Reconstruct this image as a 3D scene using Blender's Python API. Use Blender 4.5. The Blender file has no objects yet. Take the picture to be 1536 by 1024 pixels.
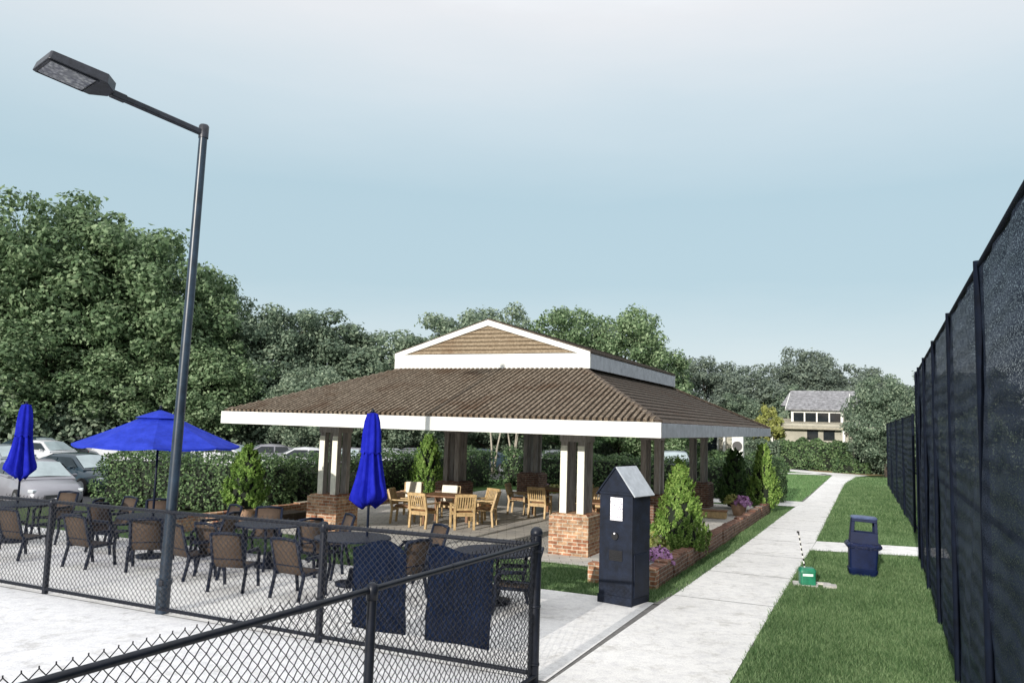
import bpy, math, random
import numpy as np
from mathutils import Vector, Matrix

R = math.radians
PI = math.pi
sc = bpy.context.scene
C = sc.collection
random.seed(7)

# ------------------------------------------------------------------ local frame
# a runs along the pavilion front, b runs along the path away from the court
TH = -0.4378
OX, OY = 2.683, 14.519
EX = (math.cos(TH), math.sin(TH))
EY = (-math.sin(TH), math.cos(TH))


def W(a, b, z=0.0):
    return (OX + a * EX[0] + b * EY[0], OY + a * EX[1] + b * EY[1], z)


# ------------------------------------------------------------------ materials
class NT:
    def __init__(self, name):
        self.m = bpy.data.materials.new(name)
        self.m.use_nodes = True
        self.t = self.m.node_tree
        self.n = self.t.nodes
        self.b = self.n['Principled BSDF']
        self.out = self.n['Material Output']

    def add(self, kind, **kw):
        nd = self.n.new(kind)
        for k, v in kw.items():
            if k.startswith('i_'):
                nd.inputs[k[2:].replace('_', ' ')].default_value = v
            else:
                setattr(nd, k, v)
        return nd

    def link(self, a, b):
        self.t.links.new(a, b)

    def coords(self, kind='Object'):
        tc = self.add('ShaderNodeTexCoord')
        return tc.outputs[kind]

    def noise(self, vec, scale, detail=4, rough=0.6):
        nd = self.add('ShaderNodeTexNoise')
        nd.inputs['Scale'].default_value = scale
        nd.inputs['Detail'].default_value = detail
        nd.inputs['Roughness'].default_value = rough
        self.link(vec, nd.inputs['Vector'])
        return nd.outputs['Fac']

    def ramp(self, fac, stops):
        nd = self.add('ShaderNodeValToRGB')
        els = nd.color_ramp.elements
        while len(els) < len(stops):
            els.new(0.5)
        for e, (p, c) in zip(els, stops):
            e.position = p
            e.color = (c[0], c[1], c[2], 1)
        self.link(fac, nd.inputs['Fac'])
        return nd.outputs['Color']

    def mix(self, fac, a, b, mode='MIX'):
        nd = self.add('ShaderNodeMix', data_type='RGBA', blend_type=mode)
        if isinstance(fac, (int, float)):
            nd.inputs[0].default_value = fac
        else:
            self.link(fac, nd.inputs[0])
        for sock, v in ((nd.inputs[6], a), (nd.inputs[7], b)):
            if isinstance(v, tuple):
                sock.default_value = (v[0], v[1], v[2], 1)
            else:
                self.link(v, sock)
        return nd.outputs[2]

    def bump(self, h, strength=0.3, dist=0.02):
        nd = self.add('ShaderNodeBump')
        nd.inputs['Strength'].default_value = strength
        nd.inputs['Distance'].default_value = dist
        self.link(h, nd.inputs['Height'])
        self.link(nd.outputs['Normal'], self.b.inputs['Normal'])

    def base(self, c):
        if isinstance(c, tuple):
            self.b.inputs['Base Color'].default_value = (c[0], c[1], c[2], 1)
        else:
            self.link(c, self.b.inputs['Base Color'])

    def set(self, rough=0.7, metal=0.0, spec=0.5):
        self.b.inputs['Roughness'].default_value = rough
        self.b.inputs['Metallic'].default_value = metal
        self.b.inputs['Specular IOR Level'].default_value = spec


def plain(name, c, rough=0.6, metal=0.0, vary=0.25, scale=6.0, bump=0.15, dist=0.01, spec=0.5, kind='Object'):
    m = NT(name)
    v = m.coords(kind)
    f = m.noise(v, scale, 6, 0.65)
    lo = tuple(x * (1 - vary) for x in c)
    hi = tuple(min(1, x * (1 + vary)) for x in c)
    m.base(m.ramp(f, [(0.3, lo), (0.7, hi)]))
    m.set(rough, metal, spec)
    if bump:
        m.bump(m.noise(v, scale * 7, 3), bump, dist)
    return m.m


def leaf_mat(name, dark, mid, light, scale=0.5, trans=0.25, spec=0.25):
    m = NT(name)
    g = m.add('ShaderNodeNewGeometry')
    oi = m.add('ShaderNodeObjectInfo')
    f = m.noise(m.coords('Object'), scale, 3)
    rnd = g.outputs['Random Per Island']
    s = m.add('ShaderNodeMath', operation='MULTIPLY_ADD')
    m.link(f, s.inputs[0])
    s.inputs[1].default_value = 0.9
    m.link(rnd, s.inputs[2])
    h = m.add('ShaderNodeMath', operation='MULTIPLY_ADD')
    m.link(oi.outputs['Random'], h.inputs[0])
    h.inputs[1].default_value = 0.22
    m.link(s.outputs[0], h.inputs[2])
    k = m.add('ShaderNodeMath', operation='MULTIPLY')
    m.link(h.outputs[0], k.inputs[0])
    k.inputs[1].default_value = 0.55
    col = m.ramp(k.outputs[0], [(0.2, dark), (0.55, mid), (0.92, light)])
    m.base(col)
    m.set(0.55, 0, spec)
    tr = m.add('ShaderNodeBsdfTranslucent')
    m.link(col, tr.inputs['Color'])
    mx = m.add('ShaderNodeMixShader')
    mx.inputs[0].default_value = trans
    m.link(m.b.outputs[0], mx.inputs[1])
    m.link(tr.outputs[0], mx.inputs[2])
    m.link(mx.outputs[0], m.out.inputs['Surface'])
    return m.m


def brick_mat(name, c1, c2, mortar, scale=1.0):
    m = NT(name)
    sx = m.add('ShaderNodeSeparateXYZ')
    m.link(m.coords('Object'), sx.inputs[0])
    ad = m.add('ShaderNodeMath', operation='ADD')
    m.link(sx.outputs[0], ad.inputs[0])
    m.link(sx.outputs[1], ad.inputs[1])
    cb = m.add('ShaderNodeCombineXYZ')
    m.link(ad.outputs[0], cb.inputs[0])
    m.link(sx.outputs[2], cb.inputs[1])
    br = m.add('ShaderNodeTexBrick')
    br.inputs['Scale'].default_value = scale
    br.inputs['Brick Width'].default_value = 0.21
    br.inputs['Row Height'].default_value = 0.072
    br.inputs['Mortar Size'].default_value = 0.010
    br.inputs['Mortar Smooth'].default_value = 0.2
    br.inputs['Bias'].default_value = -0.1
    br.inputs['Color1'].default_value = (*c1, 1)
    br.inputs['Color2'].default_value = (*c2, 1)
    br.inputs['Mortar'].default_value = (*mortar, 1)
    m.link(cb.outputs[0], br.inputs['Vector'])
    f = m.noise(m.coords('Object'), 9, 5, 0.7)
    dirt = m.ramp(f, [(0.3, (0.42, 0.40, 0.38)), (0.52, (0.95, 0.93, 0.9)), (0.72, (1.5, 1.45, 1.4))])
    m.base(m.mix(1.0, br.outputs['Color'], dirt, 'MULTIPLY'))
    m.set(0.85, 0, 0.3)
    m.bump(br.outputs['Fac'], -0.6, 0.012)
    return m.m


M = {}
M['navy'] = plain('navy_powder_coat', (0.005, 0.009, 0.022), 0.5, 0.0, 0.35, 9, 0.08, 0.004, 0.2)
M['black_metal'] = plain('black_vinyl_metal', (0.006, 0.008, 0.015), 0.42, 0.0, 0.4, 14, 0.12, 0.003, 0.3)
M['wire'] = plain('black_vinyl_wire', (0.012, 0.013, 0.02), 0.45, 0.0, 0.2, 30, 0)
M['pole'] = plain('dark_teal_pole_paint', (0.014, 0.026, 0.044), 0.35, 0.0, 0.5, 5, 0.1, 0.003)
M['lamp_dark'] = plain('lamp_housing_bronze', (0.022, 0.024, 0.034), 0.4, 0.1, 0.5, 12, 0.2, 0.004)
M['bin'] = plain('navy_plastic', (0.005, 0.011, 0.042), 0.5, 0.0, 0.3, 7, 0.12, 0.004, 0.12)
M['liner'] = plain('blue_liner_film', (0.012, 0.02, 0.07), 0.22, 0.0, 0.6, 30, 0.9, 0.02)
M['kiosk'] = plain('navy_painted_boards', (0.006, 0.010, 0.022), 0.66, 0.0, 0.6, 6, 0.35, 0.006, 0.3)
M['banner'] = plain('navy_banner_cloth', (0.006, 0.011, 0.028), 0.95, 0.0, 0.4, 5, 0.1, 0.004, 0.05)
M['zinc'] = plain('weathered_zinc_sheet', (0.40, 0.43, 0.47), 0.5, 0.15, 0.2, 8, 0.2, 0.004)
M['paper'] = plain('white_paper', (0.8, 0.78, 0.82), 0.7, 0, 0.06, 20, 0)
M['ink'] = plain('dark_ink', (0.12, 0.08, 0.16), 0.7, 0, 0.3, 60, 0)
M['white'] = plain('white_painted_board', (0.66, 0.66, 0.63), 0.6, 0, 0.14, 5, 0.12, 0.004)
M['white_shaded'] = plain('shaded_white_board', (0.36, 0.37, 0.40), 0.6, 0, 0.25, 5, 0.2, 0.006)  # copy of the white board with its shaded side painted in as grey
M['cream'] = plain('sunlit_post_face', (0.74, 0.72, 0.62), 0.6, 0, 0.12, 10, 0.2, 0.004)  # sunlit tone of the front post faces, put into the colour
M['blue_cloth'] = plain('royal_blue_canvas', (0.008, 0.014, 0.34), 0.75, 0, 0.35, 5, 0.3, 0.01, 0.2)
M['blue_cloth2'] = plain('sunlit_blue_canvas', (0.022, 0.045, 0.45), 0.75, 0, 0.3, 5, 0.25, 0.01, 0.2)
M['teak'] = plain('honey_teak', (0.45, 0.315, 0.155), 0.5, 0, 0.35, 12, 0.25, 0.004)
M['teak_dark'] = plain('dark_teak', (0.20, 0.095, 0.04), 0.5, 0, 0.4, 9, 0.25, 0.004)
M['sling'] = plain('brown_sling_mesh', (0.058, 0.037, 0.024), 0.85, 0, 0.3, 40, 0.4, 0.004)
M['cushion'] = plain('off_white_cushion', (0.78, 0.74, 0.64), 0.85, 0, 0.1, 14, 0.3, 0.008)
M['terracotta'] = plain('pale_terracotta', (0.52, 0.33, 0.22), 0.8, 0, 0.25, 8, 0.3, 0.006)
M['soil'] = plain('dark_soil', (0.05, 0.035, 0.022), 0.95, 0, 0.5, 18, 0.9, 0.02)
M['stone_cap'] = plain('grey_slate_cap', (0.22, 0.22, 0.24), 0.7, 0, 0.35, 6, 0.3, 0.008)
M['brick_lit'] = brick_mat('sunlit_brick', (0.29, 0.125, 0.07), (0.46, 0.30, 0.185), (0.44, 0.38, 0.30))  # lit copy of the brick, sunlight painted into its colour
M['brick_shaded'] = brick_mat('shaded_brick', (0.13, 0.06, 0.042), (0.24, 0.13, 0.09), (0.25, 0.22, 0.19))  # shaded copy of the same brick, shade painted into its colour
M['bark'] = plain('bark', (0.09, 0.07, 0.055), 0.9, 0, 0.5, 3, 0.8, 0.05)
M['bark_pale'] = plain('pale_bark', (0.34, 0.30, 0.25), 0.9, 0, 0.4, 3, 0.6, 0.03)
M['green_box'] = plain('green_plastic', (0.012, 0.16, 0.085), 0.4, 0, 0.3, 12, 0.1, 0.003)
M['pale_green'] = plain('pale_plate', (0.62, 0.75, 0.68), 0.5, 0, 0.1, 12, 0)
M['black'] = plain('black_plastic', (0.012, 0.012, 0.014), 0.45, 0, 0.3, 20, 0.1, 0.002)
M['slab'] = plain('broken_concrete_slab', (0.48, 0.46, 0.43), 0.9, 0, 0.35, 14, 0.6, 0.01)
M['glass_dark'] = plain('dark_glass', (0.012, 0.016, 0.02), 0.06, 0, 0.5, 1.5, 0)
M['windscreen'] = plain('painted_sky_glass', (0.30, 0.36, 0.38), 0.12, 0, 0.2, 1.5, 0)  # sky reflection is painted in as a pale glass colour
M['tyre'] = plain('tyre_rubber', (0.014, 0.014, 0.015), 0.85, 0, 0.2, 20, 0.1, 0.004)
M['rim'] = plain('alloy_rim', (0.32, 0.33, 0.35), 0.35, 0.7, 0.15, 20, 0)
M['car_white'] = plain('white_car_paint', (0.46, 0.47, 0.49), 0.22, 0, 0.05, 2, 0)
M['car_silver'] = plain('silver_car_paint', (0.24, 0.24, 0.27), 0.3, 0.2, 0.08, 2, 0)
M['car_dark'] = plain('dark_blue_car_paint', (0.02, 0.035, 0.05), 0.2, 0.1, 0.1, 2, 0)
M['car_grey'] = plain('grey_car_paint', (0.2, 0.23, 0.26), 0.25, 0.2, 0.1, 2, 0)
M['headlight'] = plain('headlight_lens', (0.62, 0.66, 0.7), 0.1, 0.2, 0.3, 18, 0)
M['stucco'] = plain('beige_stucco', (0.35, 0.335, 0.28), 0.9, 0, 0.22, 1.2, 0.3, 0.02)
M['tan_roof'] = plain('sunlit_tan_shingle', (0.31, 0.285, 0.225), 0.9, 0, 0.3, 3, 0.5, 0.03)
M['grey_roof'] = plain('grey_shingle', (0.20, 0.20, 0.215), 0.85, 0, 0.55, 4, 0.6, 0.03)
M['globe'] = plain('opal_globe', (0.8, 0.8, 0.8), 0.3, 0, 0.03, 5, 0)
M['purple'] = plain('purple_petals', (0.40, 0.20, 0.40), 0.7, 0, 0.4, 30, 0)
M['yellow'] = plain('yellow_petals', (0.6, 0.45, 0.05), 0.7, 0, 0.4, 30, 0)
M['yellow_leaf'] = leaf_mat('yellow_green_leaves', (0.12, 0.14, 0.03), (0.26, 0.28, 0.08), (0.42, 0.42, 0.16), 0.8)
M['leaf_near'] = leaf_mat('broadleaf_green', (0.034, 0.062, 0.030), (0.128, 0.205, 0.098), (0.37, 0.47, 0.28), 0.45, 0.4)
M['leaf_mid'] = leaf_mat('greyish_green_leaves', (0.05, 0.08, 0.058), (0.145, 0.205, 0.14), (0.36, 0.43, 0.31), 0.4, 0.4)  # leaf colour partly greyed for distance haze
M['leaf_far'] = leaf_mat('haze_tinted_leaves', (0.07, 0.095, 0.082), (0.13, 0.168, 0.135), (0.25, 0.30, 0.23), 0.35, 0.32)  # distance haze is mixed into the leaf colour
M['leaf_hedge'] = leaf_mat('hedge_leaves', (0.016, 0.036, 0.016), (0.062, 0.115, 0.046), (0.20, 0.29, 0.13), 1.2, 0.32)
M['leaf_lime'] = leaf_mat('lime_needles', (0.04, 0.09, 0.014), (0.15, 0.27, 0.05), (0.38, 0.52, 0.15), 2.0, 0.38)
M['leaf_deep'] = leaf_mat('deep_green_needles', (0.024, 0.06, 0.018), (0.065, 0.14, 0.04), (0.15, 0.25, 0.08), 2.0, 0.3)
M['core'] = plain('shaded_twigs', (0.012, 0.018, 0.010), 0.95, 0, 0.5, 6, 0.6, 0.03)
M['blade'] = leaf_mat('grass_blades', (0.032, 0.07, 0.026), (0.10, 0.185, 0.07), (0.28, 0.38, 0.19), 0.9, 0.38)


def notice_mat():
    m = NT('printed_notice')
    sx = m.add('ShaderNodeSeparateXYZ')
    m.link(m.coords('Object'), sx.inputs[0])
    cb = m.add('ShaderNodeCombineXYZ')
    m.link(sx.outputs[0], cb.inputs[0])
    m.link(sx.outputs[2], cb.inputs[1])
    br = m.add('ShaderNodeTexBrick')
    for k_, v_ in (('Scale', 1.0), ('Brick Width', 0.034), ('Row Height', 0.024), ('Mortar Size', 0.005), ('Bias', 0.0)):
        br.inputs[k_].default_value = v_
    br.inputs['Color1'].default_value = (0.85, 0.83, 0.86, 1)
    br.inputs['Color2'].default_value = (0.10, 0.07, 0.16, 1)
    br.inputs['Mortar'].default_value = (0.85, 0.83, 0.86, 1)
    m.link(cb.outputs[0], br.inputs['Vector'])
    m.base(br.outputs['Color'])
    m.set(0.6, 0, 0.3)
    return m.m


M['notice'] = notice_mat()


def canvas(name, c):
    m = NT(name)
    v = m.coords('Object')
    f = m.noise(v, 3.5, 6, 0.7)
    col = m.ramp(f, [(0.28, tuple(x * 0.62 for x in c)), (0.5, c), (0.75, tuple(x * 1.25 + 0.012 for x in c))])
    m.base(col)
    m.set(0.8, 0, 0.15)
    m.bump(m.noise(v, 22, 5, 0.7), 0.5, 0.02)
    tr = m.add('ShaderNodeBsdfTranslucent')
    m.link(col, tr.inputs['Color'])
    mx = m.add('ShaderNodeMixShader')
    mx.inputs[0].default_value = 0.28
    m.link(m.b.outputs[0], mx.inputs[1])
    m.link(tr.outputs[0], mx.inputs[2])
    m.link(mx.outputs[0], m.out.inputs['Surface'])
    return m.m


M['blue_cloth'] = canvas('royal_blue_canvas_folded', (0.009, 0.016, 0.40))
M['blue_cloth2'] = canvas('royal_blue_canvas_sunlit', (0.024, 0.05, 0.50))  # brighter copy of the canvas, sunlight painted into its blue


def concrete(name, c, joint=None):
    m = NT(name)
    v = m.coords('Object')
    f1 = m.noise(v, 0.6, 5, 0.6)
    f2 = m.noise(v, 6, 6, 0.75)
    f3 = m.noise(v, 60, 3, 0.7)
    a = m.ramp(f1, [(0.3, tuple(x * 0.86 for x in c)), (0.7, c)])
    b = m.ramp(f2, [(0.33, (0.82, 0.82, 0.84)), (0.55, (1.0, 1.0, 1.0))])
    d = m.ramp(f3, [(0.3, (0.8, 0.8, 0.8)), (0.6, (1.04, 1.04, 1.04))])
    f4 = m.noise(v, 2.2, 8, 0.75)
    st_ = m.ramp(f4, [(0.33, (0.72, 0.71, 0.69)), (0.47, (1.0, 1.0, 1.0))])
    vo = m.add('ShaderNodeTexVoronoi', feature='DISTANCE_TO_EDGE')
    vo.inputs['Scale'].default_value = 0.34
    wv = m.add('ShaderNodeVectorMath', operation='ADD')
    ns = m.add('ShaderNodeTexNoise')
    ns.inputs['Scale'].default_value = 1.4
    ns.inputs['Detail'].default_value = 6
    m.link(v, ns.inputs['Vector'])
    m.link(v, wv.inputs[0])
    m.link(ns.outputs['Color'], wv.inputs[1])
    m.link(wv.outputs[0], vo.inputs['Vector'])
    ck = m.ramp(vo.outputs['Distance'], [(0.0, (0.86, 0.85, 0.84)), (0.004, (1.0, 1.0, 1.0))])
    c1_ = m.mix(1.0, m.mix(1.0, a, b, 'MULTIPLY'), d, 'MULTIPLY')
    m.base(m.mix(1.0, m.mix(1.0, c1_, st_, 'MULTIPLY'), ck, 'MULTIPLY'))
    m.set(0.85, 0, 0.3)
    m.bump(f3, 0.35, 0.006)
    return m.m


M['concrete'] = concrete('pale_concrete', (0.79, 0.775, 0.755))
M['court'] = concrete('court_coating', (0.78, 0.775, 0.785))
M['joint'] = plain('joint_filler', (0.13, 0.125, 0.12), 0.95, 0, 0.4, 10, 0)


def pavers():
    m = NT('grey_tan_pavers')
    v = m.coords('Object')
    br = m.add('ShaderNodeTexBrick')
    br.inputs['Scale'].default_value = 1.0
    br.inputs['Brick Width'].default_value = 0.42
    br.inputs['Row Height'].default_value = 0.21
    br.inputs['Mortar Size'].default_value = 0.006
    br.inputs['Color1'].default_value = (0.50, 0.485, 0.46, 1)
    br.inputs['Color2'].default_value = (0.62, 0.60, 0.56, 1)
    br.inputs['Mortar'].default_value = (0.2, 0.18, 0.16, 1)
    m.link(v, br.inputs['Vector'])
    f = m.noise(v, 1.3, 5, 0.7)
    d = m.ramp(f, [(0.3, (0.75, 0.75, 0.78)), (0.65, (1.08, 1.06, 1.02))])
    m.base(m.mix(1.0, br.outputs['Color'], d, 'MULTIPLY'))
    m.set(0.85, 0, 0.3)
    m.bump(m.noise(v, 40, 3), 0.3, 0.006)
    return m.m


M['pavers'] = pavers()


def lawn_mat(name, dark, mid, light):
    m = NT(name)
    v = m.coords('Object')
    f1 = m.noise(v, 0.7, 4)
    f2 = m.noise(v, 14, 6, 0.75)
    s = m.add('ShaderNodeMath', operation='MULTIPLY_ADD')
    m.link(f1, s.inputs[0])
    s.inputs[1].default_value = 0.5
    m.link(f2, s.inputs[2])
    k = m.add('ShaderNodeMath', operation='MULTIPLY')
    m.link(s.outputs[0], k.inputs[0])
    k.inputs[1].default_value = 0.67
    m.base(m.ramp(k.outputs[0], [(0.35, dark), (0.5, mid), (0.66, light)]))
    m.set(0.9, 0, 0.15)
    m.bump(m.noise(v, 45, 4, 0.8), 0.9, 0.04)
    return m.m


M['lawn'] = lawn_mat('lawn_turf', (0.03, 0.065, 0.018), (0.065, 0.13, 0.036), (0.13, 0.21, 0.07))
M['lawn_far'] = lawn_mat('bright_lawn_turf', (0.07, 0.16, 0.05), (0.13, 0.25, 0.08), (0.2, 0.33, 0.13))
M['ground'] = lawn_mat('rough_ground', (0.03, 0.05, 0.02), (0.06, 0.09, 0.035), (0.1, 0.13, 0.06))
M['asphalt'] = plain('asphalt', (0.05, 0.05, 0.053), 0.9, 0, 0.3, 3, 0.5, 0.01)
M['mulch'] = plain('tan_mulch', (0.30, 0.22, 0.10), 0.95, 0, 0.4, 10, 0.8, 0.03)


def roof_mat(name, lo, mid, hi, patch):
    m = NT(name)
    v = m.coords('Object')
    f1 = m.noise(v, 0.9, 5, 0.7)
    f2 = m.noise(v, 16, 6, 0.8)
    a = m.ramp(f2, [(0.3, lo), (0.5, mid), (0.72, hi)])
    p = m.ramp(f1, [(0.52, (0, 0, 0)), (0.68, (0.75, 0.75, 0.75))])
    m.base(m.mix(p, a, patch))
    m.set(0.85, 0, 0.25)
    m.bump(f2, 0.6, 0.02)
    return m.m


M['roof_rib'] = roof_mat('brown_ribbed_roof', (0.035, 0.026, 0.018), (0.12, 0.09, 0.063), (0.42, 0.35, 0.27), (0.075, 0.040, 0.020))
M['roof_dark'] = roof_mat('dark_brown_shingle', (0.025, 0.02, 0.015), (0.07, 0.052, 0.04), (0.16, 0.13, 0.10), (0.06, 0.035, 0.022))
M['louvre'] = roof_mat('tan_louvre_boards', (0.13, 0.095, 0.062), (0.24, 0.185, 0.125), (0.38, 0.31, 0.225), (0.16, 0.10, 0.058))


def post_mat():
    m = NT('weathered_grey_posts')
    v = m.coords('Object')
    mp = m.add('ShaderNodeMapping')
    mp.inputs['Scale'].default_value = (14, 14, 1.6)
    m.link(v, mp.inputs['Vector'])
    f = m.noise(mp.outputs[0], 1.6, 6, 0.7)
    m.base(m.ramp(f, [(0.3, (0.19, 0.17, 0.16)), (0.7, (0.44, 0.405, 0.38))]))
    m.set(0.8, 0, 0.3)
    m.bump(f, 0.3, 0.006)
    return m.m


M['post'] = post_mat()


def screen_mat():
    m = NT('navy_windscreen_fabric')
    v = m.coords('Object')
    mp = m.add('ShaderNodeMapping')
    mp.inputs['Scale'].default_value = (40, 40, 80)
    mp.inputs['Rotation'].default_value = (R(20), 0, 0)
    m.link(v, mp.inputs['Vector'])
    f = m.noise(mp.outputs[0], 1.3, 3, 0.7)
    g = m.noise(v, 1.1, 4)
    m.base(m.ramp(g, [(0.3, (0.010, 0.017, 0.034)), (0.7, (0.030, 0.041, 0.066))]))
    m.set(0.85, 0, 0.12)
    w = m.add('ShaderNodeTexWave', wave_type='BANDS', bands_direction='Z')
    w.inputs['Scale'].default_value = 1.6
    w.inputs['Distortion'].default_value = 4
    m.link(v, w.inputs['Vector'])
    m.bump(w.outputs['Fac'], 0.5, 0.05)
    tr = m.add('ShaderNodeBsdfTransparent')
    mx = m.add('ShaderNodeMixShader')
    r = m.ramp(f, [(0.51, (0.01, 0.01, 0.01)), (0.65, (0.40, 0.40, 0.40))])
    m.link(r, mx.inputs[0])
    m.link(m.b.outputs[0], mx.inputs[1])
    m.link(tr.outputs[0], mx.inputs[2])
    m.link(mx.outputs[0], m.out.inputs['Surface'])
    return m.m


M['screen'] = screen_mat()


# ------------------------------------------------------------------ mesh builder
class MB:
    def __init__(self):
        self.v = []
        self.f = []
        self.mi = []

    def _add(self, vs, fs, mi=0):
        o = len(self.v)
        self.v.extend([tuple(p) for p in vs])
        for f in fs:
            self.f.append(tuple(i + o for i in f))
            self.mi.append(mi)
        return self

    def box(self, c, s, rz=0.0, mat=None, mi=0, taper=1.0):
        hx, hy, hz = s[0] / 2, s[1] / 2, s[2] / 2
        vs = []
        for z in (-1, 1):
            k = taper if z > 0 else 1.0
            for x, y in ((-1, -1), (1, -1), (1, 1), (-1, 1)):
                vs.append(Vector((x * hx * k, y * hy * k, z * hz)))
        mt = mat if mat is not None else Matrix.Rotation(rz, 3, 'Z')
        vs = [mt @ p + Vector(c) for p in vs]
        return self._add(vs, [(3, 2, 1, 0), (4, 5, 6, 7), (0, 1, 5, 4), (1, 2, 6, 5), (2, 3, 7, 6), (3, 0, 4, 7)], mi)

    def bar(self, p0, p1, w, h=None, up=(0, 0, 1), mi=0):
        h = h or w
        p0 = Vector(p0)
        p1 = Vector(p1)
        d = p1 - p0
        ln = d.length
        z = d.normalized()
        u = Vector(up)
        if abs(z.dot(u)) > 0.98:
            u = Vector((1, 0, 0))
        x = u.cross(z).normalized()
        y = z.cross(x)
        mt = Matrix((x, y, z)).transposed()
        return self.box((p0 + p1) / 2, (w, h, ln), mat=mt, mi=mi)

    def tube(self, pts, r, n=8, caps=True, mi=0):
        pts = [Vector(p) for p in pts]
        rs = r if isinstance(r, (list, tuple)) else [r] * len(pts)
        rings = []
        prev = None
        for i, p in enumerate(pts):
            if i == 0:
                d = pts[1] - pts[0]
            elif i == len(pts) - 1:
                d = pts[-1] - pts[-2]
            else:
                d = pts[i + 1] - pts[i - 1]
            d.normalize()
            if prev is None:
                u = Vector((0, 0, 1)) if abs(d.z) < 0.9 else Vector((1, 0, 0))
                x = u.cross(d).normalized()
            else:
                x = (prev - d * prev.dot(d)).normalized()
            prev = x
            y = d.cross(x)
            rings.append([p + (x * math.cos(2 * PI * k / n) + y * math.sin(2 * PI * k / n)) * rs[i] for k in range(n)])
        vs = [q for rg in rings for q in rg]
        fs = []
        for i in range(len(pts) - 1):
            for k in range(n):
                fs.append((i * n + k, i * n + (k + 1) % n, (i + 1) * n + (k + 1) % n, (i + 1) * n + k))
        if caps:
            fs.append(tuple(range(n - 1, -1, -1)))
            fs.append(tuple((len(pts) - 1) * n + k for k in range(n)))
        return self._add(vs, fs, mi)

    def loft(self, rings, caps=True, mi=0):
        n = len(rings[0])
        vs = [q for rg in rings for q in rg]
        fs = []
        for i in range(len(rings) - 1):
            for k in range(n):
                fs.append((i * n + k, i * n + (k + 1) % n, (i + 1) * n + (k + 1) % n, (i + 1) * n + k))
        if caps:
            fs.append(tuple(range(n - 1, -1, -1)))
            fs.append(tuple((len(rings) - 1) * n + k for k in range(n)))
        return self._add(vs, fs, mi)

    def lathe(self, prof, n=20, c=(0, 0, 0), caps=True, mi=0):
        rings = [[(c[0] + r * math.cos(2 * PI * k / n), c[1] + r * math.sin(2 * PI * k / n), c[2] + z) for k in range(n)] for r, z in prof]
        return self.loft(rings, caps, mi)

    def poly(self, pts, mi=0):
        return self._add(pts, [tuple(range(len(pts)))], mi)

    def slabpoly(self, pts2, z0, z1, mi=0):
        n = len(pts2)
        vs = [(x, y, z0) for x, y in pts2] + [(x, y, z1) for x, y in pts2]
        fs = [tuple(range(n - 1, -1, -1)), tuple(range(n, 2 * n))]
        fs += [(k, (k + 1) % n, n + (k + 1) % n, n + k) for k in range(n)]
        return self._add(vs, fs, mi)

    def mesh(self, name, mats, smooth=False):
        me = bpy.data.meshes.new(name)
        me.from_pydata(self.v, [], self.f)
        if not isinstance(mats, (list, tuple)):
            mats = [mats]
        for m in mats:
            me.materials.append(m)
        if len(mats) > 1:
            me.polygons.foreach_set('material_index', self.mi)
        if smooth:
            me.polygons.foreach_set('use_smooth', [True] * len(me.polygons))
        me.update()
        return me

    def build(self, name, mats, parent=None, smooth=False, bevel=0.0, loc=None, rz=0.0, auto=None):
        o = bpy.data.objects.new(name, self.mesh(name, mats, smooth))
        C.objects.link(o)
        if parent is not None:
            o.parent = parent
        if loc is not None:
            o.location = loc
            o.rotation_euler = (0, 0, rz)
        if bevel:
            b = o.modifiers.new('edge', 'BEVEL')
            b.width = bevel
            b.segments = 2
            b.limit_method = 'ANGLE'
        if auto:
            try:
                o.data.set_sharp_from_angle(angle=R(auto))
            except Exception:
                pass
        return o


def npmesh(name, verts, faces_quads, mats, mi=None):
    """verts (n,3) array, faces (m,k) array of equal size"""
    me = bpy.data.meshes.new(name)
    k = faces_quads.shape[1]
    m = faces_quads.shape[0]
    me.vertices.add(len(verts))
    me.vertices.foreach_set('co', verts.astype(np.float32).ravel())
    me.loops.add(m * k)
    me.loops.foreach_set('vertex_index', faces_quads.astype(np.int32).ravel())
    me.polygons.add(m)
    me.polygons.foreach_set('loop_start', np.arange(0, m * k, k, dtype=np.int32))
    if not isinstance(mats, (list, tuple)):
        mats = [mats]
    for x in mats:
        me.materials.append(x)
    if mi is not None:
        me.polygons.foreach_set('material_index', mi.astype(np.int32))
    me.update(calc_edges=True)
    me.validate()
    return me


def obj(name, me, parent=None, loc=None, rz=0.0):
    o = bpy.data.objects.new(name, me)
    C.objects.link(o)
    if parent is not None:
        o.parent = parent
    if loc is not None:
        o.location = loc
        o.rotation_euler = (0, 0, rz)
    return o


def tag(o, label=None, cat=None, group=None, kind=None):
    if label:
        o['label'] = label
    if cat:
        o['category'] = cat
    if group:
        o['group'] = group
    if kind:
        o['kind'] = kind
    return o


def thing(name, label, cat, loc=(0, 0, 0), rz=0.0, group=None):
    o = bpy.data.objects.new(name, None)
    o.empty_display_size = 0.2
    C.objects.link(o)
    o.location = loc
    o.rotation_euler = (0, 0, rz)
    return tag(o, label, cat, group)


def dup(src, loc, rz, label, group=None, scale=None):
    r = src.copy()
    C.objects.link(r)
    r.location = loc
    r.rotation_euler = (0, 0, rz)
    if scale is not None:
        r.scale = scale if isinstance(scale, (tuple, list)) else (scale,) * 3
    r['label'] = label
    if group:
        r['group'] = group
    for ch in list(src.children):
        c = ch.copy()
        C.objects.link(c)
        c.parent = r
        for g in list(ch.children):
            d = g.copy()
            C.objects.link(d)
            d.parent = c
    return r


def struct(name, mb, m, z=None):
    o = mb.build(name, m)
    return tag(o, kind='structure')


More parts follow.
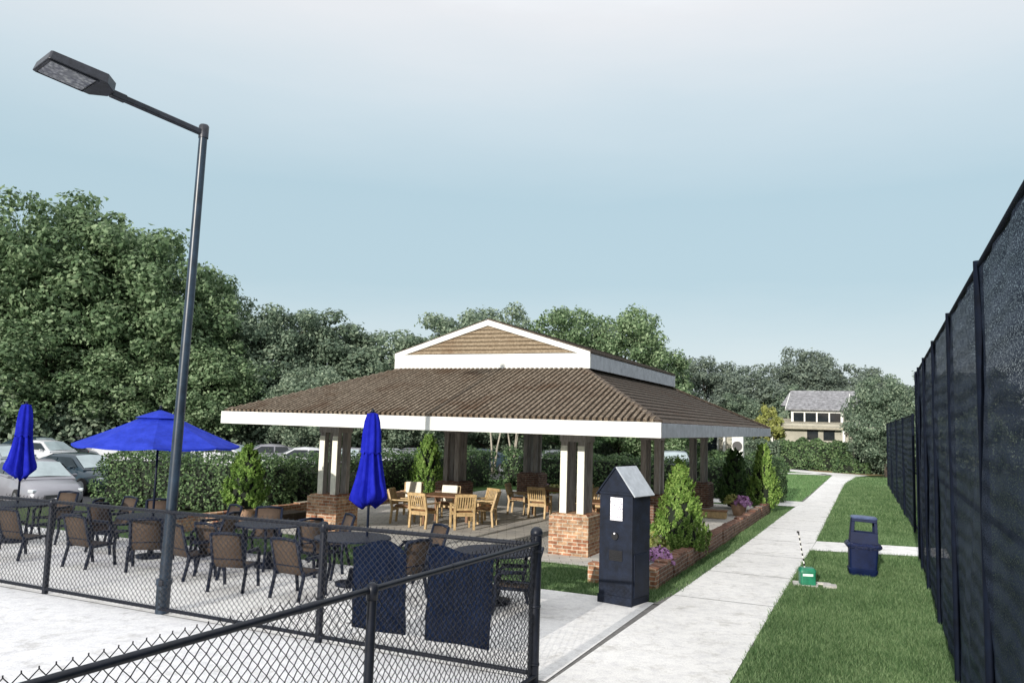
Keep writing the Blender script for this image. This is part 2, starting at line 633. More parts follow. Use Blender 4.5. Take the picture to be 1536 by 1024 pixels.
# ------------------------------------------------------------------ leaves
def leaves(centers, normals, size, rng, asp=0.55, jitter=0.7, fold=0.15, up=None):
    """one folded rhombus per centre: returns verts, tri faces"""
    n = len(centers)
    nr = normals + rng.normal(0, jitter, (n, 3))
    nr /= np.linalg.norm(nr, axis=1)[:, None] + 1e-9
    t = rng.normal(0, 1, (n, 3))
    if up is not None:
        t = t * 0.45 + up
    t -= nr * (t * nr).sum(1)[:, None]
    t /= np.linalg.norm(t, axis=1)[:, None] + 1e-9
    s = np.cross(nr, t)
    sz = size * rng.uniform(0.6, 1.35, n)[:, None]
    p0 = centers - t * sz * 0.5
    p2 = centers + t * sz * 0.5
    p1 = centers + s * sz * asp * 0.5 - nr * sz * fold + t * sz * 0.05
    p3 = centers - s * sz * asp * 0.5 - nr * sz * fold + t * sz * 0.05
    v = np.stack([p0, p1, p2, p3], 1).reshape(-1, 3)
    b = np.arange(n)[:, None] * 4
    f = np.concatenate([b + np.array([[0, 1, 2]]), b + np.array([[0, 2, 3]])], 1).reshape(-1, 3)
    return v, f


def tree_meshes(seed, h, r, base, nblob, nleaf, leaf, spread=1.0, trunk_r=0.22, mat='leaf_near', bark='bark', droop=0.0):
    rng = np.random.default_rng(seed)
    cz = (h + base) / 2
    hz = (h - base) / 2
    cs = []
    rs = []
    lob = rng.normal(0, 1, (7, 3))
    lob /= np.linalg.norm(lob, axis=1)[:, None]
    amp = rng.uniform(-0.22, 0.24, 7)
    tries = 0
    while len(cs) < nblob and tries < 4000:
        tries += 1
        d = rng.normal(0, 1, 3)
        d /= np.linalg.norm(d)
        q = rng.uniform(0.25, 1.0) ** 0.6
        br = r * rng.uniform(0.14, 0.29)
        k = np.array([max(r - br * 0.75, .1), max(r - br * 0.75, .1), max(hz - br * 0.75, .1)])
        p = d * q * k * (1.0 + float((amp * np.clip(lob @ d, 0, 1) ** 3).sum()))
        # rounder, slightly wider lower half
        p[:2] *= 1.0 - 0.18 * (p[2] / hz)
        c = p + np.array([0, 0, cz])
        if any(np.linalg.norm(c - c2) < 0.60 * (br + r2) for c2, r2 in zip(cs, rs)):
            continue
        cs.append(c)
        rs.append(br)
    cs = np.array(cs)
    rs = np.array(rs)
    w = rs ** 2
    cnt = np.maximum(8, (nleaf * w / w.sum()).astype(int))
    P = []
    N = []
    for c, br, k in zip(cs, rs, cnt):
        d = rng.normal(0, 1, (k, 3))
        d /= np.linalg.norm(d, axis=1)[:, None]
        rad = br * (rng.uniform(0.35, 1.12, k)[:, None] ** 0.7)
        rad *= np.where(rng.uniform(0, 1, k) < 0.06, rng.uniform(1.1, 1.5, k), 1.0)[:, None]
        q = d * rad
        q[:, 2] *= 0.78
        if droop:
            q[:, 2] -= droop * np.abs(rng.normal(0, 1, k)) * br
        P.append(c + q)
        N.append(d * 0.9 + np.array([0, 0, 0.35]))
    P = np.concatenate(P)
    N = np.concatenate(N)
    v, f = leaves(P, N, leaf, rng, 0.62, 0.45)
    crown = npmesh('crown', v, f, M[mat])
    mb = MB()
    top = np.array([0, 0, base + 0.75 * (h - base)])
    pts = []
    rad = []
    for i in range(7):
        t = i / 6
        pts.append((0.18 * math.sin(seed + t * 4) * t * r * 0.3, 0.18 * math.cos(seed * 2 + t * 3) * t * r * 0.3, top[2] * t))
        rad.append(trunk_r * (1.15 if i == 0 else 1) * (1 - 0.8 * t))
    mb.tube(pts, rad, 9)
    idx = rng.permutation(len(cs))[:min(16, len(cs))]
    for i in idx:
        c = cs[i]
        t = min(0.85, max(0.25, (c[2] - 0.35 * math.hypot(c[0], c[1])) / top[2]))
        j = int(t * 6)
        p0 = Vector(pts[j])
        p2 = Vector(c)
        p1 = p0.lerp(p2, 0.5) + Vector((0, 0, 0.08 * r))
        r0 = trunk_r * (1 - 0.8 * j / 6) * 0.55
        mb.tube([p0, p1, p2], [r0, r0 * 0.6, r0 * 0.2], 6)
    trunk = mb.mesh('trunk', M[bark], True)
    return crown, trunk


def cone_shrub(seed, h, r, nleaf, leaf, mat='leaf_lime', base=0.1, pw=0.75):
    """upright feathery shrub: many small plumes pointing up and out from a dark core"""
    rng = np.random.default_rng(seed)
    prof = lambda q: r * np.clip(1.0 - q, 0, 1) ** pw * (0.70 + 0.30 * np.clip(q * 5, 0, 1))
    npl = 300
    P, N, U = [], [], []
    per = nleaf // npl
    for i in range(npl):
        t = (i + rng.uniform(0, 1)) / npl
        t = t ** 1.15
        th = rng.uniform(0, 2 * PI)
        lump = 1 + 0.16 * math.sin(th * 2 + seed) * math.cos(t * 7 + seed)
        rr = float(prof(np.array(t))) * rng.uniform(0.66, 0.98) * lump
        p = np.array([rr * math.cos(th), rr * math.sin(th), base + t * (h - base) * 0.9])
        out = np.array([math.cos(th), math.sin(th), 0.0])
        d = out * rng.uniform(0.3, 0.8) + np.array([0, 0, 1.0])
        d /= np.linalg.norm(d)
        ln = h * rng.uniform(0.06, 0.13) * (1.15 - 0.4 * t)
        w = ln * 0.42
        u = rng.uniform(0, 1, per)
        sp = rng.normal(0, 1, (per, 3))
        sp /= np.linalg.norm(sp, axis=1)[:, None]
        q = p + d * (u * ln)[:, None] + sp * (w * (1.05 - u) * rng.uniform(0.3, 1, per))[:, None]
        P.append(q)
        N.append(np.tile(out + np.array([0, 0, 0.3]), (per, 1)) + 0.4 * sp)
        U.append(np.tile(d, (per, 1)) + 0.5 * sp)
    P = np.concatenate(P)
    N = np.concatenate(N)
    U = np.concatenate(U)
    P[:, 2] = np.maximum(P[:, 2], 0.02)
    v, f = leaves(P, N, leaf, rng, 0.42, 0.5, 0.1, U)
    pf = lambda q: float(prof(np.array(q)))
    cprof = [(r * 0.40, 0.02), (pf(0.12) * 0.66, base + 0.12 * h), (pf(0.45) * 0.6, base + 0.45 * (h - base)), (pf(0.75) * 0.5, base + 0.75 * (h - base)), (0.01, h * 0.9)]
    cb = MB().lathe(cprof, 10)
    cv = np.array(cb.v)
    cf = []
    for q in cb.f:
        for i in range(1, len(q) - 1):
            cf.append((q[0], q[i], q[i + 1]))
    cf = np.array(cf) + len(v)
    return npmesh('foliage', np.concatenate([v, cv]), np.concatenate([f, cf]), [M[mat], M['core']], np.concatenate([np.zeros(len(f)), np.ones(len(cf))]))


def hedge_mesh(seed, lx, wy, h, dens, leaf, mat='leaf_hedge', rough=0.12):
    rng = np.random.default_rng(seed)
    faces = []
    for (area, kind) in ((lx * wy, 'top'), (lx * h, 'f'), (lx * h, 'b'), (wy * h, 'l'), (wy * h, 'r')):
        n = int(area * dens)
        u = rng.uniform(-0.5, 0.5, n)
        w = rng.uniform(-0.5, 0.5, n)
        wz = rng.uniform(0.02, 1, n)
        one = np.ones(n)
        if kind == 'top':
            p = np.stack([u * lx, w * wy, h * one], 1); nn = np.tile([0, 0, 1.0], (n, 1))
        elif kind == 'f':
            p = np.stack([u * lx, -wy / 2 * one, wz * h], 1); nn = np.tile([0, -1.0, 0.25], (n, 1))
        elif kind == 'b':
            p = np.stack([u * lx, wy / 2 * one, wz * h], 1); nn = np.tile([0, 1.0, 0.25], (n, 1))
        elif kind == 'l':
            p = np.stack([-lx / 2 * one, u * wy, wz * h], 1); nn = np.tile([-1.0, 0, 0.25], (n, 1))
        else:
            p = np.stack([lx / 2 * one, u * wy, wz * h], 1); nn = np.tile([1.0, 0, 0.25], (n, 1))
        faces.append((p, nn))
    P = np.concatenate([a for a, b in faces])
    N = np.concatenate([b for a, b in faces])
    lump = rough * (np.sin(P[:, 0] * 2.1 + seed) * np.cos(P[:, 2] * 3.1 + P[:, 1] * 2) + 0.6 * np.sin(P[:, 0] * 5.3 + P[:, 2] * 4 + seed * 2))
    # round the top edges
    k = np.clip((P[:, 2] / h - 0.75) / 0.25, 0, 1) ** 2
    P[:, 1] *= 1 - 0.18 * k
    P[:, 0] -= np.sign(P[:, 0]) * 0.0
    P = P + N / np.linalg.norm(N, axis=1)[:, None] * (lump + rng.uniform(-0.16, 0.08, len(P)))[:, None]
    P[:, 2] = np.maximum(P[:, 2], 0.03)
    v, f = leaves(P, N, leaf, rng, 0.6, 0.6)
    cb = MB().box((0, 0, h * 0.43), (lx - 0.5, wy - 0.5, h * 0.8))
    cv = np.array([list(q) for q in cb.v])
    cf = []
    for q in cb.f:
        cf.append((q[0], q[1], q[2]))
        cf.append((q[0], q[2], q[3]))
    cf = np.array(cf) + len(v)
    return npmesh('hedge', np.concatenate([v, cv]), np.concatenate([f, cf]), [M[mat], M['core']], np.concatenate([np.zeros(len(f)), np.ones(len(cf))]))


def flowers(seed, r, h, n, size, mat):
    rng = np.random.default_rng(seed)
    d = rng.normal(0, 1, (n, 3))
    d[:, 2] = np.abs(d[:, 2])
    d /= np.linalg.norm(d, axis=1)[:, None]
    P = d * np.array([r, r, h]) * rng.uniform(0.75, 1.1, n)[:, None]
    v, f = leaves(P, d, size, rng, 0.9, 0.5)
    return npmesh('blossom', v, f, M[mat])


# ================================================================== SETTING
def ab(pts, z):
    return [W(a, b, z) for a, b in pts]


def sheet(name, polys, m, z):
    mb = MB()
    for p in polys:
        mb.poly(ab(p, z))
    return struct(name, mb, m)


g = MB()
g.poly([(-500, -200, -0.5), (500, -200, -0.5), (500, 900, -0.5), (-500, 900, -0.5)])
# the clubhouse grounds sit on a low terrace about half a metre above the car park
lo_ = [W(a_, b_, -0.5) for a_, b_ in ((-24.5, -20), (40, -20), (40, 90), (-13.5, 90), (-13.5, 20), (-11.2, 19.2), (-13.6, 18.6), (-13.6, 4.4), (-17.9, 3.6), (-17.9, -1.5), (-24.5, -1.5))]
hi_ = [W(a_, b_, -0.03) for a_, b_ in ((-24.0, -20), (40, -20), (40, 90), (-13.0, 90), (-13.0, 20), (-11.0, 18.8), (-13.0, 18.4), (-13.0, 4.2), (-17.4, 3.3), (-17.4, -2.0), (-24.0, -2.0))]
g.loft([lo_, hi_])
struct('ground', g, M['ground'])
sheet('parking_lot', [[(-80, -30), (-24.6, -30), (-24.6, -1.4), (-18.0, -1.4), (-18.0, 3.7), (-13.7, 4.5), (-13.7, 70), (-80, 70)]], M['asphalt'], -0.45)
lawn = sheet('lawn', [[(-13, -2.3), (0.8, -2.3), (0.8, 19.5), (-13, 19.5)], [(1.6, -16), (4.6, -16), (4.6, 40), (1.6, 40)]], M['lawn'], -0.004)
sheet('far_lawn', [[(-12.6, 18.6), (-6, 17.9), (0.85, 17.9), (0.85, 43), (-12.6, 43)]], M['lawn_far'], 0.0)
# joints show as the dark filler between the slabs
sheet('joint_bed', [[(-24, -17), (2.2, -17), (2.2, -2.25), (-24, -2.25)], [(0.5, -2.3), (2.15, -2.3), (2.1, 9), (1.7, 26), (1.8, 40), (0.6, 40), (0.75, 15)]], M['joint'], 0.004)
sheet('court', [[(-23.6, -17), (0.44, -17), (0.44, -6.45), (-24, -6.45)]], M['court'], 0.012)
pt = []
for a0, a1 in ((-24, -18.6), (-18.59, -14.1), (-14.09, -9.45), (-9.44, -4.8), (-4.79, -2.2), (-2.19, 0.53)):
    pt.append([(a0, -6.43), (a1, -6.43), (a1, -2.2), (a0, -2.2)])
sheet('patio', pt, M['concrete'], 0.012)
pl = lambda b: float(np.interp(b, [-17, -2.0, -1.45, 2.6, 7, 13, 18.3, 38], [0.545, 0.545, 0.66, 0.71, 0.73, 0.73, 0.83, 0.62]))
pr = lambda b: float(np.interp(b, [-17, -5.5, -1.5, 6.6, 13.7, 30.9, 40], [2.26, 2.24, 2.16, 2.13, 1.99, 1.67, 2.0]))
pts = []
bs = [-17, -8.4, -1.5] + [-1.5 + 2.55 * i for i in range(1, 17)]
for b0, b1 in zip(bs[:-1], bs[1:]):
    e = 0.024 if b1 < 20 else 0.01
    pts.append([(pl(b0), b0 + e), (pr(b0), b0 + e), (pr(b1), b1), (pl(b1), b1)])
sheet('path', pts, M['concrete'], 0.014)
sheet('gate_path', [[(2.14, 4.97), (4.9, 5.62), (4.9, 7.2), (2.14, 6.64)]], M['concrete'], 0.016)
sheet('side_path', [[(-6.5, 14.6), (0.77, 15.9), (0.82, 18.1), (-0.4, 17.85), (-6.5, 17.2)]], M['concrete'], 0.010)
sheet('entrance_path', [[(0.6, 39.2), (2.0, 39.2), (2.6, 41.4), (1.7, 42.2), (-0.4, 43.4), (-2.5, 45.5), (-4.6, 45.5), (-2.4, 42.2), (-0.5, 40.6)], [(-14, 38.6), (-3, 38.3), (0.65, 39.4), (0.0, 40.9), (-3, 39.2), (-14, 39.5)]], M['concrete'], 0.018)
sheet('mulch_bed', [[(-1.0, 43.9), (1.6, 42.3), (2.6, 41.5), (3.6, 43.2), (1.8, 46.5), (-1.6, 46.5)]], M['mulch'], 0.012)
sheet('pavilion_floor', [[(-10.4, 0.12), (-0.02, 0.12), (-0.02, 14.7), (-10.4, 14.7)]], M['pavers'], 0.022)

# ------------------------------------------------------------------ grass blades
def grass():
    rng = np.random.default_rng(3)
    P = []
    S = []

    def patch(a0, a1, b0, b1, dens, size, keep=None):
        n = int((a1 - a0) * (b1 - b0) * dens)
        a = rng.uniform(a0, a1, n)
        b = rng.uniform(b0, b1, n)
        if keep is not None:
            k = keep(a, b)
            a, b = a[k], b[k]
        x = OX + a * EX[0] + b * EY[0]
        y = OY + a * EX[1] + b * EY[1]
        P.append(np.stack([x, y, np.full(len(x), -0.006)], 1))
        S.append(np.full(len(x), size))

    bb = np.linspace(-17, 40, 200)
    prv = np.array([pr(q) for q in bb])
    plv = np.array([pl(q) for q in bb])
    right = lambda a, b: (a > np.interp(b, bb, prv) + 0.012 - 0.05 * rng.uniform(0, 1, len(a)) ** 3) & ~((b > 4.93 + (a - 2.14) * 0.236) & (b < 6.66 + (a - 2.14) * 0.203)) & ~((np.abs(a - 2.55) < 0.36) & (np.abs(b - 0.75) < 0.3))
    left = lambda a, b: (a < np.interp(b, bb, plv) - 0.012 + 0.05 * rng.uniform(0, 1, len(a)) ** 3)
    patch(2.1, 4.5, -8, -2, 5200, 0.055, right)
    patch(2.1, 4.5, -2, 3.5, 3600, 0.055, right)
    patch(2.0, 4.6, 3.5, 12, 1500, 0.06, right)
    patch(1.6, 4.6, 12, 28, 480, 0.075, right)
    patch(1.6, 4.4, 28, 39, 200, 0.09, right)
    patch(0.31, 0.8, -2.19, 14.2, 2600, 0.055, left)
    patch(-5, 0.31, -2.19, -1.25, 2600, 0.055, left)
    patch(-5, -1.0, -1.25, 0.1, 2200, 0.055)
    patch(-10.4, -5, -2.19, 0.1, 1000, 0.06)
    patch(-9.5, 0.8, 18.0, 38, 110, 0.085, left)
    P = np.concatenate(P)
    S = np.concatenate(S)
    n = len(P)
    th = rng.uniform(0, 2 * PI, n)
    lean = rng.normal(0, 0.45, (n, 2))
    hh = S * rng.uniform(0.55, 1.5, n)
    wd = S * 0.12
    dx = np.stack([np.cos(th), np.sin(th), np.zeros(n)], 1) * wd[:, None]
    tip = P + np.stack([lean[:, 0] * hh, lean[:, 1] * hh, hh], 1)
    v = np.stack([P - dx, P + dx, tip], 1).reshape(-1, 3)
    f = np.arange(3 * n).reshape(-1, 3)
    o = obj('grass', npmesh('grass', v, f, M['blade']))
    tag(o, 'short mown grass growing along the path and lawns', 'grass', kind='stuff')


grass()

# ================================================================== PAVILION
pav = thing('pavilion', 'open brick and timber pavilion with brown hipped roof and white fascia', 'pavilion', W(0, 0), TH)
PW, PD = 10.33, 14.84
EZ, FT = 2.42, 0.28
ET = EZ + FT


def pav_build():
    # lower hipped roof, front and back ribbed
    i_s, i_f, zt = 3.0, 3.78, 4.06
    x0, x1 = -PW, 0.0
    y0, y1 = 0.0, PD
    E0 = [(x0, y0, ET), (x1, y0, ET), (x1, y1, ET), (x0, y1, ET)]
    I0 = [(x0 + i_s, y0 + i_f, zt), (x1 - i_s, y0 + i_f, zt), (x1 - i_s, y1 - i_f, zt), (x0 + i_s, y1 - i_f, zt)]
    mb = MB()
    for k in range(4):
        mb.poly([E0[k], E0[(k + 1) % 4], I0[(k + 1) % 4], I0[k]], 1)
    # standing ribs on the front and back slopes
    sl = (zt - ET) / i_f
    nx = 84
    for k in range(1, nx):
        x = x0 + PW * k / nx + random.uniform(-0.006, 0.006)
        dx = min(x - x0, x1 - x)
        run = min(i_f, dx * i_f / i_s)
        if run < 0.12:
            continue
        for sgn, yb in ((1, y0), (-1, y1)):
            p0 = Vector((x, yb - sgn * 0.02, ET + 0.012))
            p1 = Vector((x, yb + sgn * run, ET + run * sl + 0.012))
            mb.bar(p0, p1, 0.066, 0.10, mi=0)
    # shingle courses on the side slopes
    ss = (zt - ET) / i_s
    for k in range(1, 16):
        d = i_s * k / 16
        for sgn, xb in ((1, x0), (-1, x1)):
            e = d * i_f / i_s
            mb.bar((xb + sgn * d, y0 + e, ET + d * ss + 0.004), (xb + sgn * d, y1 - e, ET + d * ss + 0.004), 0.035, 0.03, mi=1)
    # hip caps
    for k in range(4):
        mb.bar(Vector(E0[k]) + Vector((0, 0, 0.02)), Vector(I0[k]) + Vector((0, 0, 0.02)), 0.14, 0.05, mi=1)
    mb.build('lower_roof', [M['roof_rib'], M['roof_dark']], pav)
    # fascia boards
    t = 0.05
    MB().box(((x0 + x1) / 2, y0 - t / 2 - 0.005, EZ + FT / 2), (PW + 0.11, t, FT)).build('fascia', M['white'], pav, bevel=0.006)
    o = MB().box((x1 + t / 2 + 0.005, (y0 + y1) / 2, EZ + FT / 2 - 0.006), (t, PD + 0.0, FT - 0.012)).build('fascia', M['white_shaded'], pav, bevel=0.006)
    o['label'] = 'white side fascia board with grey shade painted in'
    MB().box((x0 - t / 2 - 0.005, (y0 + y1) / 2, EZ + FT / 2 - 0.006), (t, PD, FT - 0.012)).build('fascia', M['white'], pav, bevel=0.006)
    MB().box(((x0 + x1) / 2, y1 + t / 2 + 0.005, EZ + FT / 2), (PW + 0.11, t, FT)).build('fascia', M['white'], pav, bevel=0.006)
    # soffit
    MB().poly([(x0 + .02, y0 + .02, EZ + 0.2), (x0 + .02, y1 - .02, EZ + 0.2), (x1 - .02, y1 - .02, EZ + 0.2), (x1 - .02, y0 + .02, EZ + 0.2)]).build('soffit', M['white'], pav)
    # upper roof (monitor)
    u0, u1 = x0 + 2.54, x1 - 2.54
    v0, v1 = 3.34, PD - 3.34
    uz, ut, ua = 3.925, 0.36, 5.08
    xm = (u0 + u1) / 2
    mb = MB()
    o_ = 0.02
    for y0_, y1_ in ((v0 - 0.04, v1 + 0.04),):
        for (xa, xb) in ((u0 - 0.06, xm), (u1 + 0.06, xm)):
            za, zb = uz + ut + o_ - 0.02, ua + 0.03
            th_ = 0.06
            if xa < xb:
                q = [(xa, y0_, za), (xb, y0_, zb), (xb, y1_, zb), (xa, y1_, za)]
            else:
                q = [(xb, y0_, zb), (xa, y0_, za), (xa, y1_, za), (xb, y1_, zb)]
            q2 = [(a, b, c + th_) for a, b, c in q]
            mb._add(q + q2, [(0, 1, 2, 3), (7, 6, 5, 4), (0, 4, 5, 1), (1, 5, 6, 2), (2, 6, 7, 3), (3, 7, 4, 0)])
            for k in range(1, 9):
                f_ = k / 9
                xx, zz = xa + (xb - xa) * f_, za + (zb - za) * f_ + th_
                mb.bar((xx, y0_ + 0.05, zz), (xx, y1_ - 0.05, zz), 0.035, 0.025)
    mb.build('upper_roof', M['roof_dark'], pav)
    for yy, s in ((v0, -1), (v1, 1)):
        f = MB().box((xm, yy + s * 0.03, uz + ut / 2), (u1 - u0 + 0.1, 0.06, ut)).build('upper_fascia', M['white'], pav, bevel=0.006)
        # raking trim
        rk = MB()
        for xa in (u0 - 0.05, u1 + 0.05):
            hh = 0.11
            q = [(xa, uz + ut - 0.09), (xm, ua - 0.09), (xm, ua + 0.05), (xa, uz + ut + 0.03)]
            ya, yb = yy + s * 0.008, yy + s * 0.072
            vs = [(x, ya, z) for x, z in q] + [(x, yb, z) for x, z in q]
            rk._add(vs, [(0, 1, 2, 3), (7, 6, 5, 4), (0, 4, 5, 1), (1, 5, 6, 2), (2, 6, 7, 3), (3, 7, 4, 0)])
        rk.build('rake_trim', M['white'], pav)
        lv = MB()
        lv.poly([(u0, yy + 0.0, uz + ut), (u1, yy, uz + ut), (xm, yy, ua)])
        hh = ua - uz - ut
        nn = 8
        for k in range(nn):
            z = uz + ut + 0.01 + hh * k / nn
            hw = (u1 - u0) / 2 * (1 - (z + 0.04 - uz - ut) / hh)
            if hw < 0.15:
                continue
            mt = Matrix.Rotation(R(28) * s, 3, 'X')
            lv.box((xm, yy + s * 0.02, z + 0.04), (hw * 2, 0.018, 0.078), mat=mt)
        lv.build('gable_louvre', M['louvre'], pav)
    for xx, s in ((u0, -1), (u1, 1)):
        o = MB().box((xx + s * 0.028, (v0 + v1) / 2, uz + ut / 2 - 0.004), (0.05, v1 - v0 - 0.002, ut - 0.012)).build('upper_fascia', M['white_shaded'] if s > 0 else M['white'], pav, bevel=0.006)
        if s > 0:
            o['label'] = 'white side board of the upper roof with grey shade painted in'
    MB().box((xm, (v0 + v1) / 2, 3.9), (u1 - u0 - 0.9, v1 - v0 - 0.9, 0.4)).build('monitor_wall', M['roof_dark'], pav)
    # columns
    for cx in (-PW + 2.1, -2.1):
        for r_, cy in enumerate((1.49, 7.42, 13.35)):
            col = MB()
            col.box((cx, cy, 0.395), (0.85, 0.85, 0.79))
            col.box((cx, cy, 0.81), (0.81, 0.81, 0.045), taper=0.9)
            co = col.build('column', M['brick_lit'] if r_ == 0 else M['brick_shaded'], pav, bevel=0.008)
            for sx in (-1, 1):
                for sy in (-1, 1):
                    px, py = cx + sx * 0.185, cy + sy * 0.185
                    MB().box((px, py, 1.64), (0.15, 0.15, 1.62)).build('post', M['post'], co, bevel=0.008)
                    if r_ == 0 and sy < 0:
                        o = MB().box((px, py - 0.083, 1.51), (0.146, 0.014, 1.36)).build('sunlit_face', M['cream'], co)  # sunlight on the post front painted as a pale layer below the eave shadow
                        o['label'] = 'pale layer painting sunlight on the front of the post'
            MB().box((cx, cy, 2.345), (0.56, 0.56, 0.15)).build('column_head', M['post'], co)
    for cx in (-PW + 2.1, -2.1):
        MB().box((cx, PD / 2, 2.52), (0.3, 12.2, 0.19)).build('beam', M['post'], pav)
    for cy in (1.49, 7.42, 13.35):
        MB().box((-PW / 2, cy, 2.515), (5.8, 0.3, 0.18)).build('beam', M['post'], pav)


pav_build()

# low brick planter walls along both sides of the pavilion
def planter(name, label, poly_boxes, soil, caps):
    t = thing(name, label, 'planter', W(0, 0), TH)
    mb = MB()
    for c, s in poly_boxes:
        mb.box(c, s)
    mb.build('brick_wall', M['brick_shaded'], t, bevel=0.01)
    for c, s in caps:
        MB().box(c, s).build('cap_stone', M['stone_cap'], t, bevel=0.01)
    if soil:
        MB().box(*soil).build('soil', M['soil'], t)
    return t


def planter_right():
    t = thing('brick_planter', 'long low brick planter wall beside the path right of the pavilion', 'planter', W(0, 0), TH)
    # a soldier course of upright bricks with slightly uneven heights
    mb = MB()
    b = -1.02
    while b < 12.6:
        ln = random.uniform(0.36, 0.62)
        hh = 0.33 + random.uniform(-0.02, 0.025)
        mb.box((0.185 + random.uniform(-0.012, 0.012), b + ln / 2, hh / 2), (0.23, ln - 0.014, hh))
        b += ln
    mb.build('brick_wall', M['brick_shaded'], t, bevel=0.012)
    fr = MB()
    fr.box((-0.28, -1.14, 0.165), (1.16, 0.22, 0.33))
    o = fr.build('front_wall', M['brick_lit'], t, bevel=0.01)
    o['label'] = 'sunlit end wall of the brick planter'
    bk = MB().box((-0.75, 0.35, 0.14), (0.2, 2.7, 0.27)).build('inner_wall', M['brick_shaded'], t, bevel=0.01)
    MB().box((-0.32, 0.75, 0.12), (0.84, 3.5, 0.2)).build('soil', M['soil'], t)
    MB().box((-0.02, -0.45, 0.25), (0.5, 0.75, 0.05)).build('slate_slab', M['stone_cap'], t, bevel=0.01)


planter_right()


def planter_left():
    t = thing('brick_planter', 'low brick planter wall under the potted shrub left of the pavilion', 'planter', W(0, 0), TH)
    mb = MB()
    b = -1.0
    while b < 8.7:
        ln = random.uniform(0.36, 0.62)
        hh = 0.33 + random.uniform(-0.02, 0.025)
        mb.box((-10.55, b + ln / 2, hh / 2), (0.23, ln - 0.014, hh))
        b += ln
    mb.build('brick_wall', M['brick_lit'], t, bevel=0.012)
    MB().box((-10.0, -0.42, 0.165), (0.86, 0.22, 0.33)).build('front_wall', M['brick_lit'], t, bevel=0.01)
    MB().box((-10.15, 1.2, 0.11), (0.55, 3.0, 0.18)).build('soil', M['soil'], t)


planter_left()

# ------------------------------------------------------------------ shrubs
def shrub(name, label, a, b, h, r, n, leaf, mat, seed, z=0.0, group=None, pw=0.75):
    o = obj(name, cone_shrub(seed, h, r, n, leaf, mat, 0.1, pw), None, W(a, b, z), TH + seed)
    return tag(o, label, 'shrub', group)


shrub('lime_shrub', 'large bushy lime green conifer in the brick planter right of the navy kiosk', -0.08, 1.95, 2.0, 0.70, 15000, 0.075, 'leaf_lime', 3, 0.06, None, 0.98)
shrub('lime_shrub', 'bright lime conifer at the back corner beside the path, with a darker one behind', 0.08, 12.9, 2.25, 0.52, 8000, 0.085, 'leaf_lime', 5, 0.05, None, 0.6)
shrub('green_shrub', 'dark green column shaped conifer by the white pillar, behind a pot of flowers', -0.95, 13.6, 2.0, 0.58, 8000, 0.085, 'leaf_deep', 8, 0.05, None, 0.42)
shrub('lime_shrub', 'tall lime conifer behind the dining chairs, against the hedge', -10.75, 10.05, 2.25, 0.68, 8500, 0.085, 'leaf_lime', 11, 0.0, None, 0.6)

pot = thing('potted_shrub', 'bright green shrub growing in a pale terracotta pot left of the pavilion', 'potted plant', W(-9.95, 0.35), TH)
MB().lathe([(0.2, 0.0), (0.24, 0.16), (0.29, 0.34), (0.31, 0.36), (0.31, 0.40), (0.27, 0.40), (0.26, 0.33)], 20, (0, 0, 0.16)).build('pot', M['terracotta'], pot, True)
obj('foliage', cone_shrub(14, 1.55, 0.60, 9500, 0.08, 'leaf_lime', 0.05, 0.6), pot, (0.08, 0, 0.45))

fl = thing('flower_pot', 'pale pot of purple and yellow flowers on the planter edge near the back conifers', 'flower pot', W(-0.42, 11.2, 0.02), TH)
MB().lathe([(0.16, 0), (0.24, 0.30), (0.26, 0.34), (0.22, 0.34)], 16).build('pot', M['terracotta'], fl, True)
obj('purple_blossom', flowers(4, 0.28, 0.26, 160, 0.10, 'purple'), fl, (0.12, -0.05, 0.34))
obj('yellow_blossom', flowers(5, 0.26, 0.26, 130, 0.10, 'yellow_leaf'), fl, (-0.22, 0.05, 0.36))
fl = thing('flower_clump', 'purple flowers with yellow green leaves in the planter beside the kiosk', 'flowers', W(0.0, 0.05, 0.22), TH)
obj('purple_blossom', flowers(6, 0.30, 0.24, 220, 0.07, 'purple'), fl, (0.02, -0.1, 0.05))
obj('leafy_stem', flowers(7, 0.30, 0.42, 200, 0.10, 'yellow_leaf'), fl, (-0.2, 0.5, 0.02))
fl = thing('flower_clump', 'small blue and purple flowers at the back edge of the pavilion floor', 'flowers', W(-8.4, 14.6, 0.0), TH)
obj('purple_blossom', flowers(9, 0.4, 0.35, 160, 0.12, 'purple'), fl, (0, 0, 0.05))
obj('leafy_stem', flowers(10, 0.5, 0.3, 160, 0.13, 'yellow_leaf'), fl, (0.5, 0, 0.02))
tb = thing('timber_box', 'tan wooden box on the pavilion floor beside the flower pot', 'box', W(-0.95, 10.0, 0.022), TH + 0.1)
MB().box((0, 0, 0.11), (0.75, 0.35, 0.2)).build('side_boards', M['teak'], tb, bevel=0.01)
MB().box((0, 0, 0.225), (0.8, 0.4, 0.03)).build('lid', M['teak_dark'], tb, bevel=0.006)

# ------------------------------------------------------------------ hedges
def hedge(label, a0, b0, a1, b1, wy, h, seed, dens=300, leaf=0.095, mat='leaf_hedge'):
    x0, y0, _ = W(a0, b0)
    x1, y1, _ = W(a1, b1)
    ln = math.hypot(x1 - x0, y1 - y0)
    o = obj('hedge', hedge_mesh(seed, ln, wy, h, dens, leaf, mat), None, ((x0 + x1) / 2, (y0 + y1) / 2, 0), math.atan2(y1 - y0, x1 - x0))
    return tag(o, label, 'hedge')


hedge('dark clipped hedge between the parked cars and the open blue umbrella', -16.9, 2.4, -11.0, 3.0, 1.3, 1.45, 1)
hedge('clipped hedge along the left side of the pavilion', -11.9, 3.6, -11.9, 16.6, 1.3, 1.45, 2, 230, 0.10)
hedge('long clipped green hedge behind the pavilion', -11.2, 17.4, 0.2, 17.6, 1.3, 1.4, 3, 200, 0.115)

